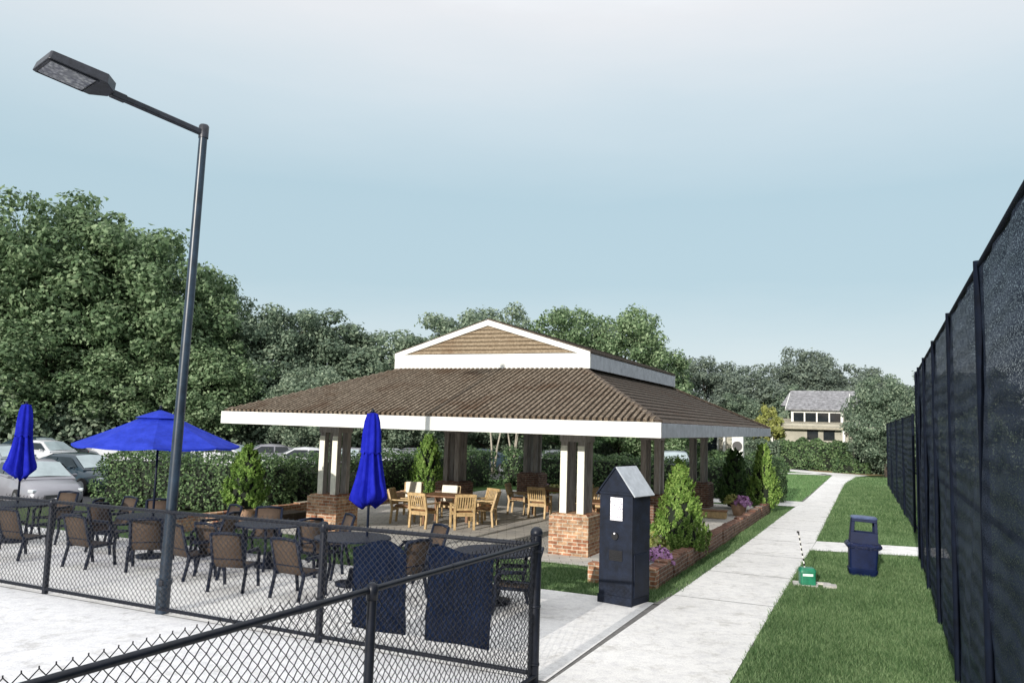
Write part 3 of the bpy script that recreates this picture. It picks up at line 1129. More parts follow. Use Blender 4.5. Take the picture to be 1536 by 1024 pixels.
# ================================================================== DINING SETS (teak)
def teak_chair_proto():
    t = thing('dining_chair', 'x', 'chair')
    w, d, sh, bh = 0.56, 0.54, 0.43, 0.92
    for sx in (-1, 1):
        MB().bar((sx * (w / 2 - .03), -d / 2 + .03, 0), (sx * (w / 2 - .03), -d / 2 + .03, 0.62), 0.055).build('leg', M['teak'], t, bevel=0.006)
        MB().bar((sx * (w / 2 - .03), d / 2 - .0, 0), (sx * (w / 2 - .03), d / 2 - .04, sh), 0.055).build('leg', M['teak'], t, bevel=0.006)
        MB().box((sx * (w / 2 - .03), -0.01, 0.64), (0.065, d - 0.02, 0.035)).build('armrest', M['teak'], t, bevel=0.008)
    s = MB()
    for k in range(6):
        s.box((0, -d / 2 + 0.06 + k * 0.085, sh), (w - 0.08, 0.07, 0.025))
    s.box((0, -d / 2 + 0.03, sh - 0.05), (w - 0.1, 0.03, 0.07))
    s.box((0, d / 2 - 0.05, sh - 0.05), (w - 0.1, 0.03, 0.07))
    s.build('seat', M['teak'], t)
    b = MB()
    y0, y1 = d / 2 - .04, d / 2 + .09
    for sx in (-1, 1):
        b.bar((sx * (w / 2 - .03), y0, sh), (sx * (w / 2 - .03), y1, bh), 0.055)
    b.bar((-w / 2 + .03, y1, bh - .03), (w / 2 - .03, y1, bh - .03), 0.04, 0.08)
    b.bar((-w / 2 + .03, y0 + .02, sh + .1), (w / 2 - .03, y0 + .02, sh + .1), 0.035, 0.06)
    n = 7
    for k in range(n):
        x = (-w / 2 + .09) + (w - .18) * k / (n - 1)
        b.bar((x, y0 + .02, sh + .1), (x, y1, bh - .05), 0.035, 0.018)
    b.build('backrest', M['teak'], t, bevel=0.005)
    MB().box((0, -0.02, sh + 0.045), (w - 0.14, d - 0.14, 0.06)).build('seat_pad', M['teak_dark'], t, bevel=0.02)
    return t


def teak_table_proto():
    t = thing('dining_table', 'x', 'table')
    tp = MB()
    for k in range(9):
        tp.box((0, -0.45 + k * 0.1125, 0.72), (1.05, 0.104, 0.03))
    tp.box((0, 0, 0.695), (0.9, 0.9, 0.02))
    tp.build('table_top', M['teak_dark'], t, bevel=0.004)
    for sx in (-1, 1):
        for sy in (-1, 1):
            MB().box((sx * 0.43, sy * 0.43, 0.34), (0.07, 0.07, 0.69)).build('leg', M['teak_dark'], t, bevel=0.006)
    return t


tchair = None
ttable = None


def teak_set(a, b, rot, chairs, tlabel):
    """chairs: list of (da, db, facing angle, label, cushion)"""
    global tchair, ttable
    x, y, z = W(a, b, 0.022)
    if ttable is None:
        ttable = teak_table_proto()
        ttable.location = (x, y, z)
        ttable.rotation_euler = (0, 0, TH + rot)
        tag(ttable, tlabel, None, 'wooden tables under the pavilion')
    else:
        dup(ttable, (x, y, z), TH + rot, tlabel, 'wooden tables under the pavilion')
    for da, db, ang, label, cush in chairs:
        x, y, z = W(a + da, b + db, 0.022)
        rz = TH + ang
        if tchair is None:
            tchair = teak_chair_proto()
            tchair.location = (x, y, z)
            tchair.rotation_euler = (0, 0, rz)
            tag(tchair, label, None, 'wooden dining chairs under the pavilion')
            o = tchair
        else:
            o = dup(tchair, (x, y, z), rz, label, 'wooden dining chairs under the pavilion')
        o.scale = (0.95, 0.95, 0.92)
        if cush:
            m = Matrix.Translation((x, y, z)) @ Matrix.Rotation(rz, 4, 'Z')
            c = MB()
            mt = Matrix.Rotation(R(-15), 3, 'X')
            c.box((0, 0, 0), (0.44, 0.10, 0.44), mat=mt)
            p = m @ Vector((0, 0.155, 0.66))
            oc = c.build('back_cushion', M['cushion'], None, bevel=0.03, loc=p, rz=rz)
            tag(oc, cush, 'cushion', 'cushions on the dining chairs')


# facing angle 0 = the sitter looks along -b (towards the camera)
teak_set(-6.55, 3.95, 0.15, [
    (-0.92, -0.55, R(105), 'slatted wooden chair at left of the nearest dining table, seen side on', None),
    (-0.05, -0.98, R(176), 'slatted wooden chair with its back to the camera at the nearest dining table', None),
    (0.82, -0.62, R(222), 'wooden chair with solid tan back at right front of the nearest dining table', None),
    (-1.75, 1.25, R(30), 'wooden chair set apart behind the side-on chair, nearest the closed umbrella', 'greyish cushion on the chair nearest the closed umbrella'),
    (-0.45, 0.9, R(12), 'wooden chair on the far side of the nearest dining table, before the brick column', 'square off white cushion in front of the middle brick column'),
    (0.6, 0.95, R(-25), 'wooden chair at the far right corner of the nearest dining table', None),
    (1.0, 0.25, R(-75), 'wooden chair at the right end of the nearest dining table', None)],
    'dark wooden dining table nearest the closed blue umbrella')
teak_set(-5.1, 7.75, -0.1, [
    (-0.9, -0.5, R(100), 'wooden chair turned sideways at left of the second dining table', None),
    (-0.02, -0.98, R(182), 'slatted wooden chair with its back to the camera at the second dining table', None),
    (0.45, 0.95, R(-10), 'wooden chair on the far side of the second dining table', 'off white cushion just left of the front right column'),
    (0.95, -0.1, R(265), 'wooden chair half hidden behind the front right column', None)],
    'dark wooden dining table further back, near the front right column')
teak_set(-2.6, 5.0, 0.1, [
    (0.55, -0.95, R(190), 'wooden chair showing between the front right column and the navy kiosk', None),
    (-0.5, 0.95, R(0), 'wooden chair on the far side of the table behind the front right column', None)],
    'dark wooden dining table mostly hidden behind the front right column')

# ================================================================== PATIO SETS (navy sling)
def sling_chair_proto():
    t = thing('patio_chair', 'x', 'chair')
    w, d, sh, bh = 0.58, 0.56, 0.42, 0.96
    fr = M['navy']
    for sx in (-1, 1):
        x = sx * w / 2
        MB().tube([(x, -d / 2 - .02, 0), (x, -d / 2 + .03, 0.3), (x, -d / 2 + .02, 0.58), (x, -d / 2 + .10, 0.645), (x, d / 2 - .08, 0.66)], 0.029, 8).build('leg', fr, t, True)
        MB().tube([(x, d / 2 + .06, 0), (x, d / 2 - .03, 0.36), (x, d / 2 - .02, sh + .04)], 0.029, 8).build('leg', fr, t, True)
        MB().box((x, -0.02, 0.672), (0.055, 0.40, 0.022)).build('armrest', fr, t, bevel=0.008)
    bf = MB()
    for sx in (-1, 1):
        x = sx * (w / 2 - .03)
        bf.tube([(x, -d / 2 + .05, sh - .01), (x, d / 2 - .06, sh - .03), (x, d / 2 + .0, sh + .1), (x, d / 2 + .13, bh)], 0.027, 8)
    bf.tube([(-w / 2 + .03, d / 2 + .13, bh), (0, d / 2 + .135, bh + .025), (w / 2 - .03, d / 2 + .13, bh)], 0.026, 8)
    bf.tube([(-w / 2 + .03, d / 2 + .01, sh + .12), (w / 2 - .03, d / 2 + .01, sh + .12)], 0.014, 6)
    bf.tube([(-w / 2 + .03, -d / 2 + .05, sh - .01), (w / 2 - .03, -d / 2 + .05, sh - .01)], 0.018, 8)
    bf.build('frame', fr, t, True)
    s = MB()
    n = 8
    rows = []
    path = [(-d / 2 + .05, sh + .005), (-.05, sh - .03), (d / 2 - .07, sh - .025), (d / 2 - .005, sh + .08), (d / 2 + .06, 0.72), (d / 2 + .125, bh - .01)]
    for yy, zz in path:
        rows.append([(-w / 2 + .035, yy, zz), (w / 2 - .035, yy, zz)])
    vs = [p for r_ in rows for p in r_]
    s._add(vs, [(2 * i, 2 * i + 1, 2 * i + 3, 2 * i + 2) for i in range(len(rows) - 1)])
    o = s.build('sling', M['sling'], t, True)
    sd = o.modifiers.new('cloth', 'SOLIDIFY')
    sd.thickness = 0.008
    return t


def patio_table_proto():
    t = thing('patio_table', 'x', 'table')
    MB().lathe([(0.02, 0.715), (0.58, 0.715), (0.60, 0.72), (0.60, 0.74), (0.585, 0.745), (0.02, 0.745)], 28).build('table_top', M['navy'], t, False)
    for k in range(4):
        an = PI / 4 + k * PI / 2
        c, s = math.cos(an), math.sin(an)
        MB().tube([(0.5 * c, 0.5 * s, 0), (0.42 * c, 0.42 * s, 0.35), (0.47 * c, 0.47 * s, 0.715)], 0.024, 8).build('leg', M['navy'], t, True)
    MB().lathe([(0.24, 0.0), (0.25, 0.05), (0.06, 0.08), (0.035, 0.25), (0.035, 0.26)], 20).build('base_plate', M['navy'], t, True)
    return t


pchair = None
ptable = None
TG = 'round navy patio tables beyond the chain link fence'
CG = 'navy framed sling chairs beyond the chain link fence'


def patio_table(a, b, label, rot=0.0):
    global ptable
    loc = W(a, b, 0.012)
    if ptable is None:
        ptable = patio_table_proto()
        ptable.location = loc
        ptable.rotation_euler = (0, 0, rot)
        return tag(ptable, label, None, TG)
    return dup(ptable, loc, rot, label, TG)


def patio_chair(a, b, face, label):
    """face: direction the sitter looks, angle in the a-b frame (0 = +a, 90 = +b)"""
    global pchair
    loc = W(a, b, 0.012)
    rz = TH + face + PI / 2
    if pchair is None:
        pchair = sling_chair_proto()
        pchair.location = loc
        pchair.rotation_euler = (0, 0, rz)
        pchair.scale = (0.92, 0.92, 0.88)
        return tag(pchair, label, None, CG)
    return dup(pchair, loc, rz, label, CG)


patio_table(-11.9, -3.75, 'round navy patio table under the closed umbrella at far left', 0.2)
patio_table(-8.4, -3.55, 'round navy patio table under the open blue umbrella', 0.5)
patio_table(-3.95, -3.6, 'round navy patio table under the closed umbrella before the pavilion', 0.1)
patio_table(-1.5, -3.5, 'round navy patio table behind the second navy banner', 0.7)
patio_table(-6.05, -3.1, 'round navy patio table between the open umbrella table and the closed umbrella table', 0.9)
CH = [
    (-13.9, -3.2, 30, 'sling chair cut by the left edge of the picture'),
    (-13.6, -4.6, 60, 'sling chair at the far left with its back to the fence'),
    (-10.5, -2.7, -100, 'sling chair turned towards the grass between the two left tables'),
    (-6.9, -2.3, -60, 'sling chair on the far side of the table right of the lamp post'),
    (-5.4, -2.3, -125, 'sling chair facing the fence in front of the left brick column'),
    (-5.25, -4.75, 110, 'sling chair left of the second fence post with its back to the fence'),
    (-12.9, -3.9, 15, 'sling chair on the left side of the far left patio table'),
    (-11.5, -4.75, 100, 'sling chair with its back to the fence at the far left patio table'),
    (-12.2, -2.75, -80, 'sling chair on the far side of the far left patio table'),
    (-10.85, -3.2, 210, 'sling chair on the right of the far left patio table'),
    (-10.15, -4.75, 95, 'sling chair whose tan back faces the fence right of the first fence post'),
    (-9.5, -3.5, 5, 'sling chair on the left of the table under the open umbrella'),
    (-9.4, -2.55, -45, 'sling chair whose tan back rises above the fence beside the silver car'),
    (-8.55, -4.65, 92, 'sling chair with its back to the fence at the open umbrella table'),
    (-7.55, -4.35, 130, 'sling chair just left of the lamp post, at the open umbrella table'),
    (-7.3, -3.2, 195, 'sling chair on the right of the open umbrella table'),
    (-7.9, -2.5, -110, 'sling chair on the far side of the open umbrella table'),
    (-6.45, -4.45, 80, 'sling chair just right of the lamp post with its brown back to the fence'),
    (-6.15, -4.1, 85, 'sling chair with sunlit tan back, between the lamp post and the second fence post'),
    (-4.95, -3.1, -20, 'sling chair on the left of the table below the closed umbrella'),
    (-4.1, -4.65, 88, 'sling chair behind the first navy banner with its back to the fence'),
    (-2.85, -3.9, 165, 'sling chair showing between the two navy banners'),
    (-3.3, -2.6, -120, 'sling chair on the far side of the table below the closed umbrella'),
    (-1.55, -4.55, 90, 'sling chair behind the second navy banner with its back to the fence'),
    (-1.02, -3.85, 200, 'sling chair right of the fence corner post, on the open walkway'),
]
for a, b, f, lb in CH:
    patio_chair(a, b, R(f), lb)

# ------------------------------------------------------------------ umbrellas
def closed_umbrella(a, b, label, rot, seed, lean=0.0):
    t = thing('closed_umbrella', label, 'umbrella', W(a, b, 0.012), rot, 'closed blue umbrellas')
    MB().tube([(0, 0, 0.02), (0, 0, 2.66)], 0.02, 10).build('pole', M['navy'], t, True)
    rng = random.Random(seed)
    n = 48
    prof = [(0.03, 2.70), (0.075, 2.68), (0.105, 2.55), (0.125, 2.30), (0.135, 2.10), (0.16, 2.05), (0.19, 1.85), (0.235, 1.62), (0.285, 1.42), (0.30, 1.34), (0.22, 1.27), (0.06, 1.25)]
    prof = [(r_ * (0.92 if z_ > 2.2 else 0.78), z_) for r_, z_ in prof]
    rings = []
    ph = rng.uniform(0, 6)
    for i, (r, z) in enumerate(prof):
        ring = []
        for k in range(n):
            an = 2 * PI * k / n
            am = min(0.36, 0.08 + 0.045 * i)
            fold = 1 + am * math.cos(8 * an + ph + 0.25 * math.sin(z * 3)) + 0.10 * math.sin(3 * an + ph * 2 + z * 2)
            zz = z + (0.05 * math.cos(8 * an + ph) + 0.05 * math.sin(2 * an + ph) if 8 <= i <= 10 else 0)
            ring.append((r * fold * math.cos(an) + lean * (2.7 - z) * 0.0, r * fold * math.sin(an), zz))
        rings.append(ring)
    MB().loft(rings).build('canopy', M['blue_cloth'], t, True)
    # the wind vent flap lies over the top
    vr = []
    for r, z in ((0.08, 2.685), (0.115, 2.56), (0.137, 2.36), (0.148, 2.13), (0.155, 2.06)):
        vr.append([(r * (1 + 0.12 * math.cos(8 * 2 * PI * k / n + ph)) * math.cos(2 * PI * k / n), r * (1 + 0.12 * math.cos(8 * 2 * PI * k / n + ph)) * math.sin(2 * PI * k / n), z + (0.02 * math.cos(8 * 2 * PI * k / n) if r > 0.15 else 0)) for k in range(n)])
    MB().loft(vr, False).build('vent_flap', M['blue_cloth'], t, True)
    MB().lathe([(0.012, 2.69), (0.03, 2.71), (0.03, 2.73), (0.012, 2.76)], 12).build('finial', M['navy'], t, True)
    return t


closed_umbrella(-11.9, -3.75, 'closed royal blue umbrella standing at the far left edge of the patio', 0.3, 1)
closed_umbrella(-3.75, -3.5, 'closed royal blue umbrella in front of the pavilion fascia', 1.1, 2)


def open_umbrella(a, b):
    t = thing('open_umbrella', 'open royal blue umbrella spread over a patio table beside the lamp post', 'umbrella', W(a, b, 0.012), 0.35)
    MB().tube([(0, 0, 0.02), (0, 0, 2.6)], 0.022, 10).build('pole', M['navy'], t, True)
    n = 8
    rad, ze, zt_ = 1.42, 2.02, 2.62
    cp = MB()
    rows = 7
    rings = []
    for i in range(rows):
        f = i / (rows - 1)
        r = 0.3 + (rad - 0.3) * f
        ring = []
        for k in range(n * 4):
            an = 2 * PI * k / (n * 4)
            q = (k % 4) / 4
            sag = math.sin(q * PI)
            rr = r * (1 - 0.055 * sag)
            z = zt_ - 0.10 - (zt_ - 0.10 - ze) * (f ** 0.92) - 0.05 * sag * f * (1 - 0.4 * f)
            ring.append((rr * math.cos(an), rr * math.sin(an), z))
        rings.append(ring)
    last = rings[-1]
    rings.append([(x * 1.0, y * 1.0, z - 0.035) for x, y, z in last])
    cp.loft(rings, False)
    cp.build('canopy', M['blue_cloth2'], t, True, auto=13)
    vt = MB()
    vr = [[(0.02 * math.cos(2 * PI * k / 32), 0.02 * math.sin(2 * PI * k / 32), zt_ + 0.03) for k in range(32)]]
    for r, z in ((0.2, zt_ - 0.03), (0.42, zt_ - 0.115)):
        vr.append([(r * (1 - 0.05 * math.sin((k % 4) / 4 * PI)) * math.cos(2 * PI * k / 32), r * (1 - 0.05 * math.sin((k % 4) / 4 * PI)) * math.sin(2 * PI * k / 32), z) for k in range(32)])
    vt.loft(vr, False)
    vt.build('vent_flap', M['blue_cloth2'], t, True, auto=13)
    for k in range(n):
        an = 2 * PI * k / n
        MB().tube([(0, 0, zt_ - 0.14), (rad * 0.985 * math.cos(an), rad * 0.985 * math.sin(an), ze - 0.02)], 0.011, 6).build('rib', M['navy'], t)
    MB().lathe([(0.01, 2.66), (0.03, 2.68), (0.025, 2.72), (0.008, 2.74)], 10).build('finial', M['navy'], t, True)


open_umbrella(-8.4, -3.55)

# ================================================================== CHAIN LINK FENCES
def chainlink(name, label, p0, p1, z_top0, z_top1, posts, dia, post_r=0.032, rail_r=0.024, wire=0.0027, over=0.055, bottom=True, end_posts=()):
    """fence from p0 to p1 (world xy), local x along the fence"""
    dx, dy = p1[0] - p0[0], p1[1] - p0[1]
    L_ = math.hypot(dx, dy)
    t = thing(name, label, 'fence', (p0[0], p0[1], 0.012), math.atan2(dy, dx))
    zt = lambda x: z_top0 + (z_top1 - z_top0) * x / L_
    half = dia / 2
    n = int(L_ / half)
    V = []
    F = []
    for i in range(n):
        xa = i * half
        sgn = 1 if i % 2 == 0 else -1
        zmax = zt(xa) + over
        k = int((zmax - 0.05) / half)
        z0 = 0.05
        pts = []
        for j in range(k + 1):
            x = xa + (half if (j % 2 == (0 if sgn > 0 else 1)) else 0)
            pts.append((x, 0.004 if (j % 2) else -0.004, z0 + j * half))
        # knuckle: end folds back a little
        x_, y_, z_ = pts[-1]
        pts.append((x_ + 0.006, y_ + 0.008, z_ + 0.014))
        o = len(V)
        for q, (x, y, z) in enumerate(pts):
            for c, s in ((0, 1), (0.87, -0.5), (-0.87, -0.5)):
                V.append((x + c * wire, y + s * wire, z))
        for q in range(len(pts) - 1):
            for c in range(3):
                F.append((o + q * 3 + c, o + q * 3 + (c + 1) % 3, o + (q + 1) * 3 + (c + 1) % 3, o + (q + 1) * 3 + c))
    me = npmesh('chain_mesh', np.array(V), np.array(F), M['wire'])
    obj('chain_mesh', me, t)
    yb = 0.026
    # the rail has sleeve joints
    MB().tube([(0, yb, zt(0)), (L_, yb, zt(L_))], rail_r, 12).build('top_rail', M['black_metal'], t, True, auto=50)
    for xj in [L_ * q for q in (0.22, 0.47, 0.8)]:
        MB().tube([(xj - 0.09, yb, zt(xj)), (xj + 0.09, yb, zt(xj))], rail_r * 1.16, 12).build('rail_sleeve', M['black_metal'], t, True, auto=50)
    if bottom:
        MB().tube([(0, yb, 0.07), (L_, yb, 0.07)], rail_r * 0.95, 10).build('bottom_rail', M['black_metal'], t, True, auto=50)
    for x in posts:
        z = zt(x)
        p = MB()
        p.tube([(x, yb + 0.012, -0.012), (x, yb + 0.012, z - 0.02)], post_r, 14)
        po = p.build('post', M['black_metal'], t, True, auto=50)
        cb = MB()
        cb.lathe([(post_r * 1.2, z - 0.07), (post_r * 1.25, z - 0.0), (post_r * 1.1, z + 0.035), (post_r * 0.5, z + 0.05), (0.004, z + 0.052)], 14, (x, yb + 0.012, 0))
        cb.build('loop_cap', M['black_metal'], po, True)
    return t


A0 = W(-14.6, -6.42)
A1 = W(0.36, -6.5)
LA = math.hypot(A1[0] - A0[0], A1[1] - A0[1])
fposts = [LA * 0 + 1.0] + [LA - d for d in (7.62, 5.06, 2.66, 0.0)][:3]
# post positions along the run measured from the left end
px_ = [LA - 10.1, LA - 7.53, LA - 2.68]
chainlink('chain_link_fence', 'low black chain link fence between court and patio, behind the lamp post', A0, A1, 1.215, 1.355, [0.1, LA - 12.6] + px_, 0.08, post_r=0.042, wire=0.0042)

B0 = (0.31, 8.42)
B1 = (-3.05, 1.72)
LB = math.hypot(B1[0] - B0[0], B1[1] - B0[1])
nf = chainlink('chain_link_fence', 'near black chain link fence whose shiny top rail slants to the lower left', B0, B1, 1.385, 1.40, [2.86, 6.0], 0.08, post_r=0.035, wire=0.0043, over=0.075)

cp = thing('corner_post', 'thick black fence corner post with domed cap where the two fences meet', 'post', (0.31, 8.42, 0.0))
MB().tube([(0, 0, 0), (0, 0, 1.5)], 0.057, 18).build('shaft', M['black_metal'], cp, True, auto=50)
MB().lathe([(0.063, 1.47), (0.064, 1.5), (0.05, 1.535), (0.025, 1.552), (0.004, 1.555)], 18).build('cap', M['black_metal'], cp, True)
for z in (0.18, 0.75, 1.3):
    MB().lathe([(0.06, z), (0.062, z), (0.062, z + 0.025), (0.06, z + 0.025)], 18).build('band', M['black_metal'], cp, True)

# navy banners tied on the patio side of the fence
def banner(a, w, z0, z1, label, seed):
    rng = random.Random(seed)
    t = thing('fence_banner', label, 'banner', W(a, -6.33, 0.012), TH - 0.006, 'plain navy banners tied on the chain link fence')
    mb = MB()
    nx, nz = 14, 12
    vs = []
    for j in range(nz + 1):
        for i in range(nx + 1):
            u, v = i / nx, j / nz
            top = z1 - 0.035 * math.sin(u * PI * 2 + seed) - (0.05 * (abs(u - 0.5) * 2) ** 3)
            vs.append(((u - 0.5) * w, 0.02 * math.sin(u * 7 + v * 3 + seed) + 0.01 * math.sin(v * 9 + seed), z0 + (top - z0) * v))
    fs = [(j * (nx + 1) + i, j * (nx + 1) + i + 1, (j + 1) * (nx + 1) + i + 1, (j + 1) * (nx + 1) + i) for j in range(nz) for i in range(nx)]
    mb._add(vs, fs)
    o = mb.build('cloth', M['banner'], t, True)
    s = o.modifiers.new('hem', 'SOLIDIFY')
    s.thickness = 0.006
    for sx in (-1, 1):
        for zz in (z0 + 0.05, z1 - 0.09):
            MB().tube([(sx * (w / 2 - .03), 0.0, zz), (sx * (w / 2 - .03), -0.1, zz + 0.02)], 0.006, 6).build('tie_cord', M['black'], t)


banner(-1.60, 0.74, 0.19, 1.18, 'plain navy banner on the fence crossed by the slanted rail post', 1)
banner(-0.55, 0.80, 0.19, 1.20, 'plain navy banner nearest the fence corner post', 4)

# ================================================================== TALL LAMP
def lamp():
    bx_, by_ = -4.47, 10.82
    t = thing('street_lamp', 'tall dark court light with single arm rising beside the low fence', 'street lamp', (bx_, by_, 0.012))
    MB().tube([(0, 0, 0.0), (0.03, 0, 1.5), (0.075, 0, 4.2), (0.105, 0, 6.55)], [0.075, 0.07, 0.062, 0.056], 18).build('pole', M['pole'], t, True, auto=50)
    MB().lathe([(0.088, 0.0), (0.09, 0.36), (0.102, 0.37), (0.104, 0.43), (0.09, 0.44)], 20).build('base_sleeve', M['pole'], t, True, auto=40)
    MB().box((0.0, -0.09, 0.40), (0.06, 0.05, 0.07)).build('clamp', M['black_metal'], t, bevel=0.008)
    MB().lathe([(0.066, 6.40), (0.068, 6.57), (0.055, 6.59), (0.004, 6.595)], 18, (0.105, 0, 0)).build('pole_cap', M['lamp_dark'], t, True, auto=40)
    # arm and head
    az = math.atan2(-0.745, -0.667)
    h = thing_head = bpy.data.objects.new('arm', None)
    ca, sa = math.cos(az), math.sin(az)
    tilt = R(7.2)
    ct, st = math.cos(tilt), math.sin(tilt)
    P0 = Vector((0.105, 0, 6.47))
    fwd = Vector((ca * ct, sa * ct, st))
    side = Vector((-sa, ca, 0))
    up = side.cross(fwd) * -1
    if up.z < 0:
        up = -up
    bpy.data.objects.remove(h)
    MB().bar(P0, P0 + fwd * 1.12, 0.085, 0.075, up=up).build('arm', M['lamp_dark'], t, bevel=0.012)
    MB().bar(P0 + fwd * 1.08, P0 + fwd * 1.27, 0.10, 0.09, up=up).build('arm_joint', M['lamp_dark'], t, bevel=0.012)
    q = P0 + fwd * 1.26
    # housing: hexagonal-plan box, chamfered where the arm enters
    LN, HW, HT = 0.84, 0.285, 0.15
    plan = [(0.0, -0.10), (0.16, -HW), (LN - 0.02, -HW), (LN, -HW + 0.02), (LN, HW - 0.02), (LN - 0.02, HW), (0.16, HW), (0.0, 0.10)]
    def pt(l, s, u):
        return q + fwd * l + side * s + up * u
    hd = MB()
    lo = [pt(l, s, -0.02) for l, s in plan]
    hi = [pt(l + (0.0 if l < 0.5 else -0.02), s * 0.93, HT * (0.75 if l < 0.5 else 0.62)) for l, s in plan]
    hd.loft([lo, hi])
    for k in range(7):
        s_ = (k - 3) * 0.05
        hd.bar(pt(0.06, s_, HT * 0.66), pt(0.5, s_, HT * 0.66), 0.012, 0.03, up=side)
    ho = hd.build('lamp_head', M['lamp_dark'], t, bevel=0.012)
    ln = MB()
    ln.loft([[pt(0.27, -HW * 0.80, -0.024), pt(LN - 0.05, -HW * 0.80, -0.024), pt(LN - 0.05, HW * 0.80, -0.024), pt(0.27, HW * 0.80, -0.024)],
             [pt(0.29, -HW * 0.74, -0.036), pt(LN - 0.07, -HW * 0.74, -0.036), pt(LN - 0.07, HW * 0.74, -0.036), pt(0.29, HW * 0.74, -0.036)]])
    le = ln.build('lens', M['lens'], ho)
    fr = MB()
    for a_, b_ in (((0.25, -1), (LN - 0.03, -1)), ((0.25, 1), (LN - 0.03, 1)), ((0.25, -1), (0.25, 1)), ((LN - 0.03, -1), (LN - 0.03, 1))):
        fr.bar(pt(a_[0], a_[1] * HW * 0.86, -0.026), pt(b_[0], b_[1] * HW * 0.86, -0.026), 0.02, 0.016, up=up)
    fr.build('lens_frame', M['lamp_dark'], ho)


def lens_mat():
    m = NT('lamp_lens')
    v = m.coords('Object')
    vo = m.add('ShaderNodeTexVoronoi')
    vo.inputs['Scale'].default_value = 17
    m.link(v, vo.inputs['Vector'])
    f = m.noise(v, 6, 4)
    a = m.ramp(vo.outputs['Distance'], [(0.1, (0.55, 0.56, 0.6)), (0.6, (0.22, 0.23, 0.27))])
    b = m.ramp(f, [(0.35, (0.7, 0.7, 0.75)), (0.65, (1.1, 1.1, 1.05))])
    m.base(m.mix(1.0, a, b, 'MULTIPLY'))
    m.set(0.25, 0, 0.5)
    return m.m


M['lens'] = lens_mat()
lamp()

# ================================================================== KIOSK
def kiosk():
    base = W(-0.22, -2.59)
    x0, y0 = 1.395, 12.285
    x1, y1 = 1.835, 11.945
    ang = math.atan2(y1 - y0, x1 - x0)
    w = math.hypot(x1 - x0, y1 - y0)
    d = 0.55
    t = thing('navy_kiosk', 'tall narrow navy box with gabled zinc roof and white notice beside the path', 'kiosk', (x0, y0, 0.014), ang)
    h = 1.62
    b = MB()
    b.box((w / 2, d / 2, h / 2), (w, d, h))
    b.build('cabinet', M['kiosk'], t, bevel=0.008)
    # gable
    gb = MB()
    ov = 0.02
    tri = [(0, h), (w, h), (w / 2, h + 0.36)]
    vs = [(x, 0.0, z) for x, z in tri] + [(x, d, z) for x, z in tri]
    gb._add(vs, [(0, 1, 2), (5, 4, 3), (0, 3, 4, 1)])
    gb.build('gable', M['kiosk'], t)
    sl = Vector((w / 2, 0, -0.36)).normalized()
    for s, m_ in ((1, 'zinc'), (-1, 'kiosk')):
        r = MB()
        ex_ = 0.075
        p0 = Vector((w / 2, 0, h + 0.365))
        e = p0 + Vector((s * sl.x, 0, sl.z)) * (Vector((w / 2, 0, -0.36)).length + ex_)
        n_ = Vector((s * 0.36, 0, w / 2)).normalized() * 0.018
        q = [p0, e]
        vs = []
        for yy in (-0.03, d + 0.03):
            for p in (p0, e, e + n_, p0 + n_):
                vs.append((p.x, yy, p.z))
        r._add(vs, [(0, 1, 2, 3), (7, 6, 5, 4), (0, 4, 5, 1), (1, 5, 6, 2), (2, 6, 7, 3), (3, 7, 4, 0)])
        r.build('roof_panel', M[m_], t)
    MB().box((w / 2, -0.008, h - 0.02), (w + 0.01, 0.016, 0.035)).build('trim_board', M['kiosk'], t, bevel=0.004)
    MB().box((w / 2, -0.006, 0.06), (w + 0.02, 0.02, 0.12)).build('plinth', M['kiosk'], t, bevel=0.004)
    n = MB().box((w * 0.52, -0.005, h - 0.245), (0.205, 0.006, 0.335)).build('notice', M['notice'], t)
    MB().tube([(w * 0.5, -0.002, 0.98), (w * 0.5, -0.03, 0.98)], 0.055, 18).build('round_dial', M['black'], t, True, auto=40)
    MB().tube([(w * 0.5, -0.02, 1.02), (w * 0.5, -0.042, 1.02)], 0.013, 10).build('knob', M['paper'], t, True, auto=40)
    sp = MB()
    sp.box((w * 0.52, -0.006, 0.70), (0.22, 0.012, 0.15))
    for k in range(5):
        sp.box((w * 0.52, -0.014, 0.65 + k * 0.025), (0.2, 0.008, 0.01))
    sp.build('vent', M['black'], t)
    dr = MB()
    dr.box((w + 0.006, d / 2, 0.42), (0.014, d * 0.78, 0.62))
    dr.build('side_panel', M['navy'], t, bevel=0.006)


kiosk()

# ================================================================== TRASH BIN
def rrect(wx, wy, r, z, n=5, cx=0, cy=0):
    pts = []
    for sx, sy, a0 in ((1, 1, 0), (-1, 1, 90), (-1, -1, 180), (1, -1, 270)):
        for k in range(n + 1):
            a = R(a0 + 90 * k / n)
            pts.append((cx + sx * (wx / 2 - r) + r * math.cos(a), cy + sy * (wy / 2 - r) + r * math.sin(a), z))
    return pts


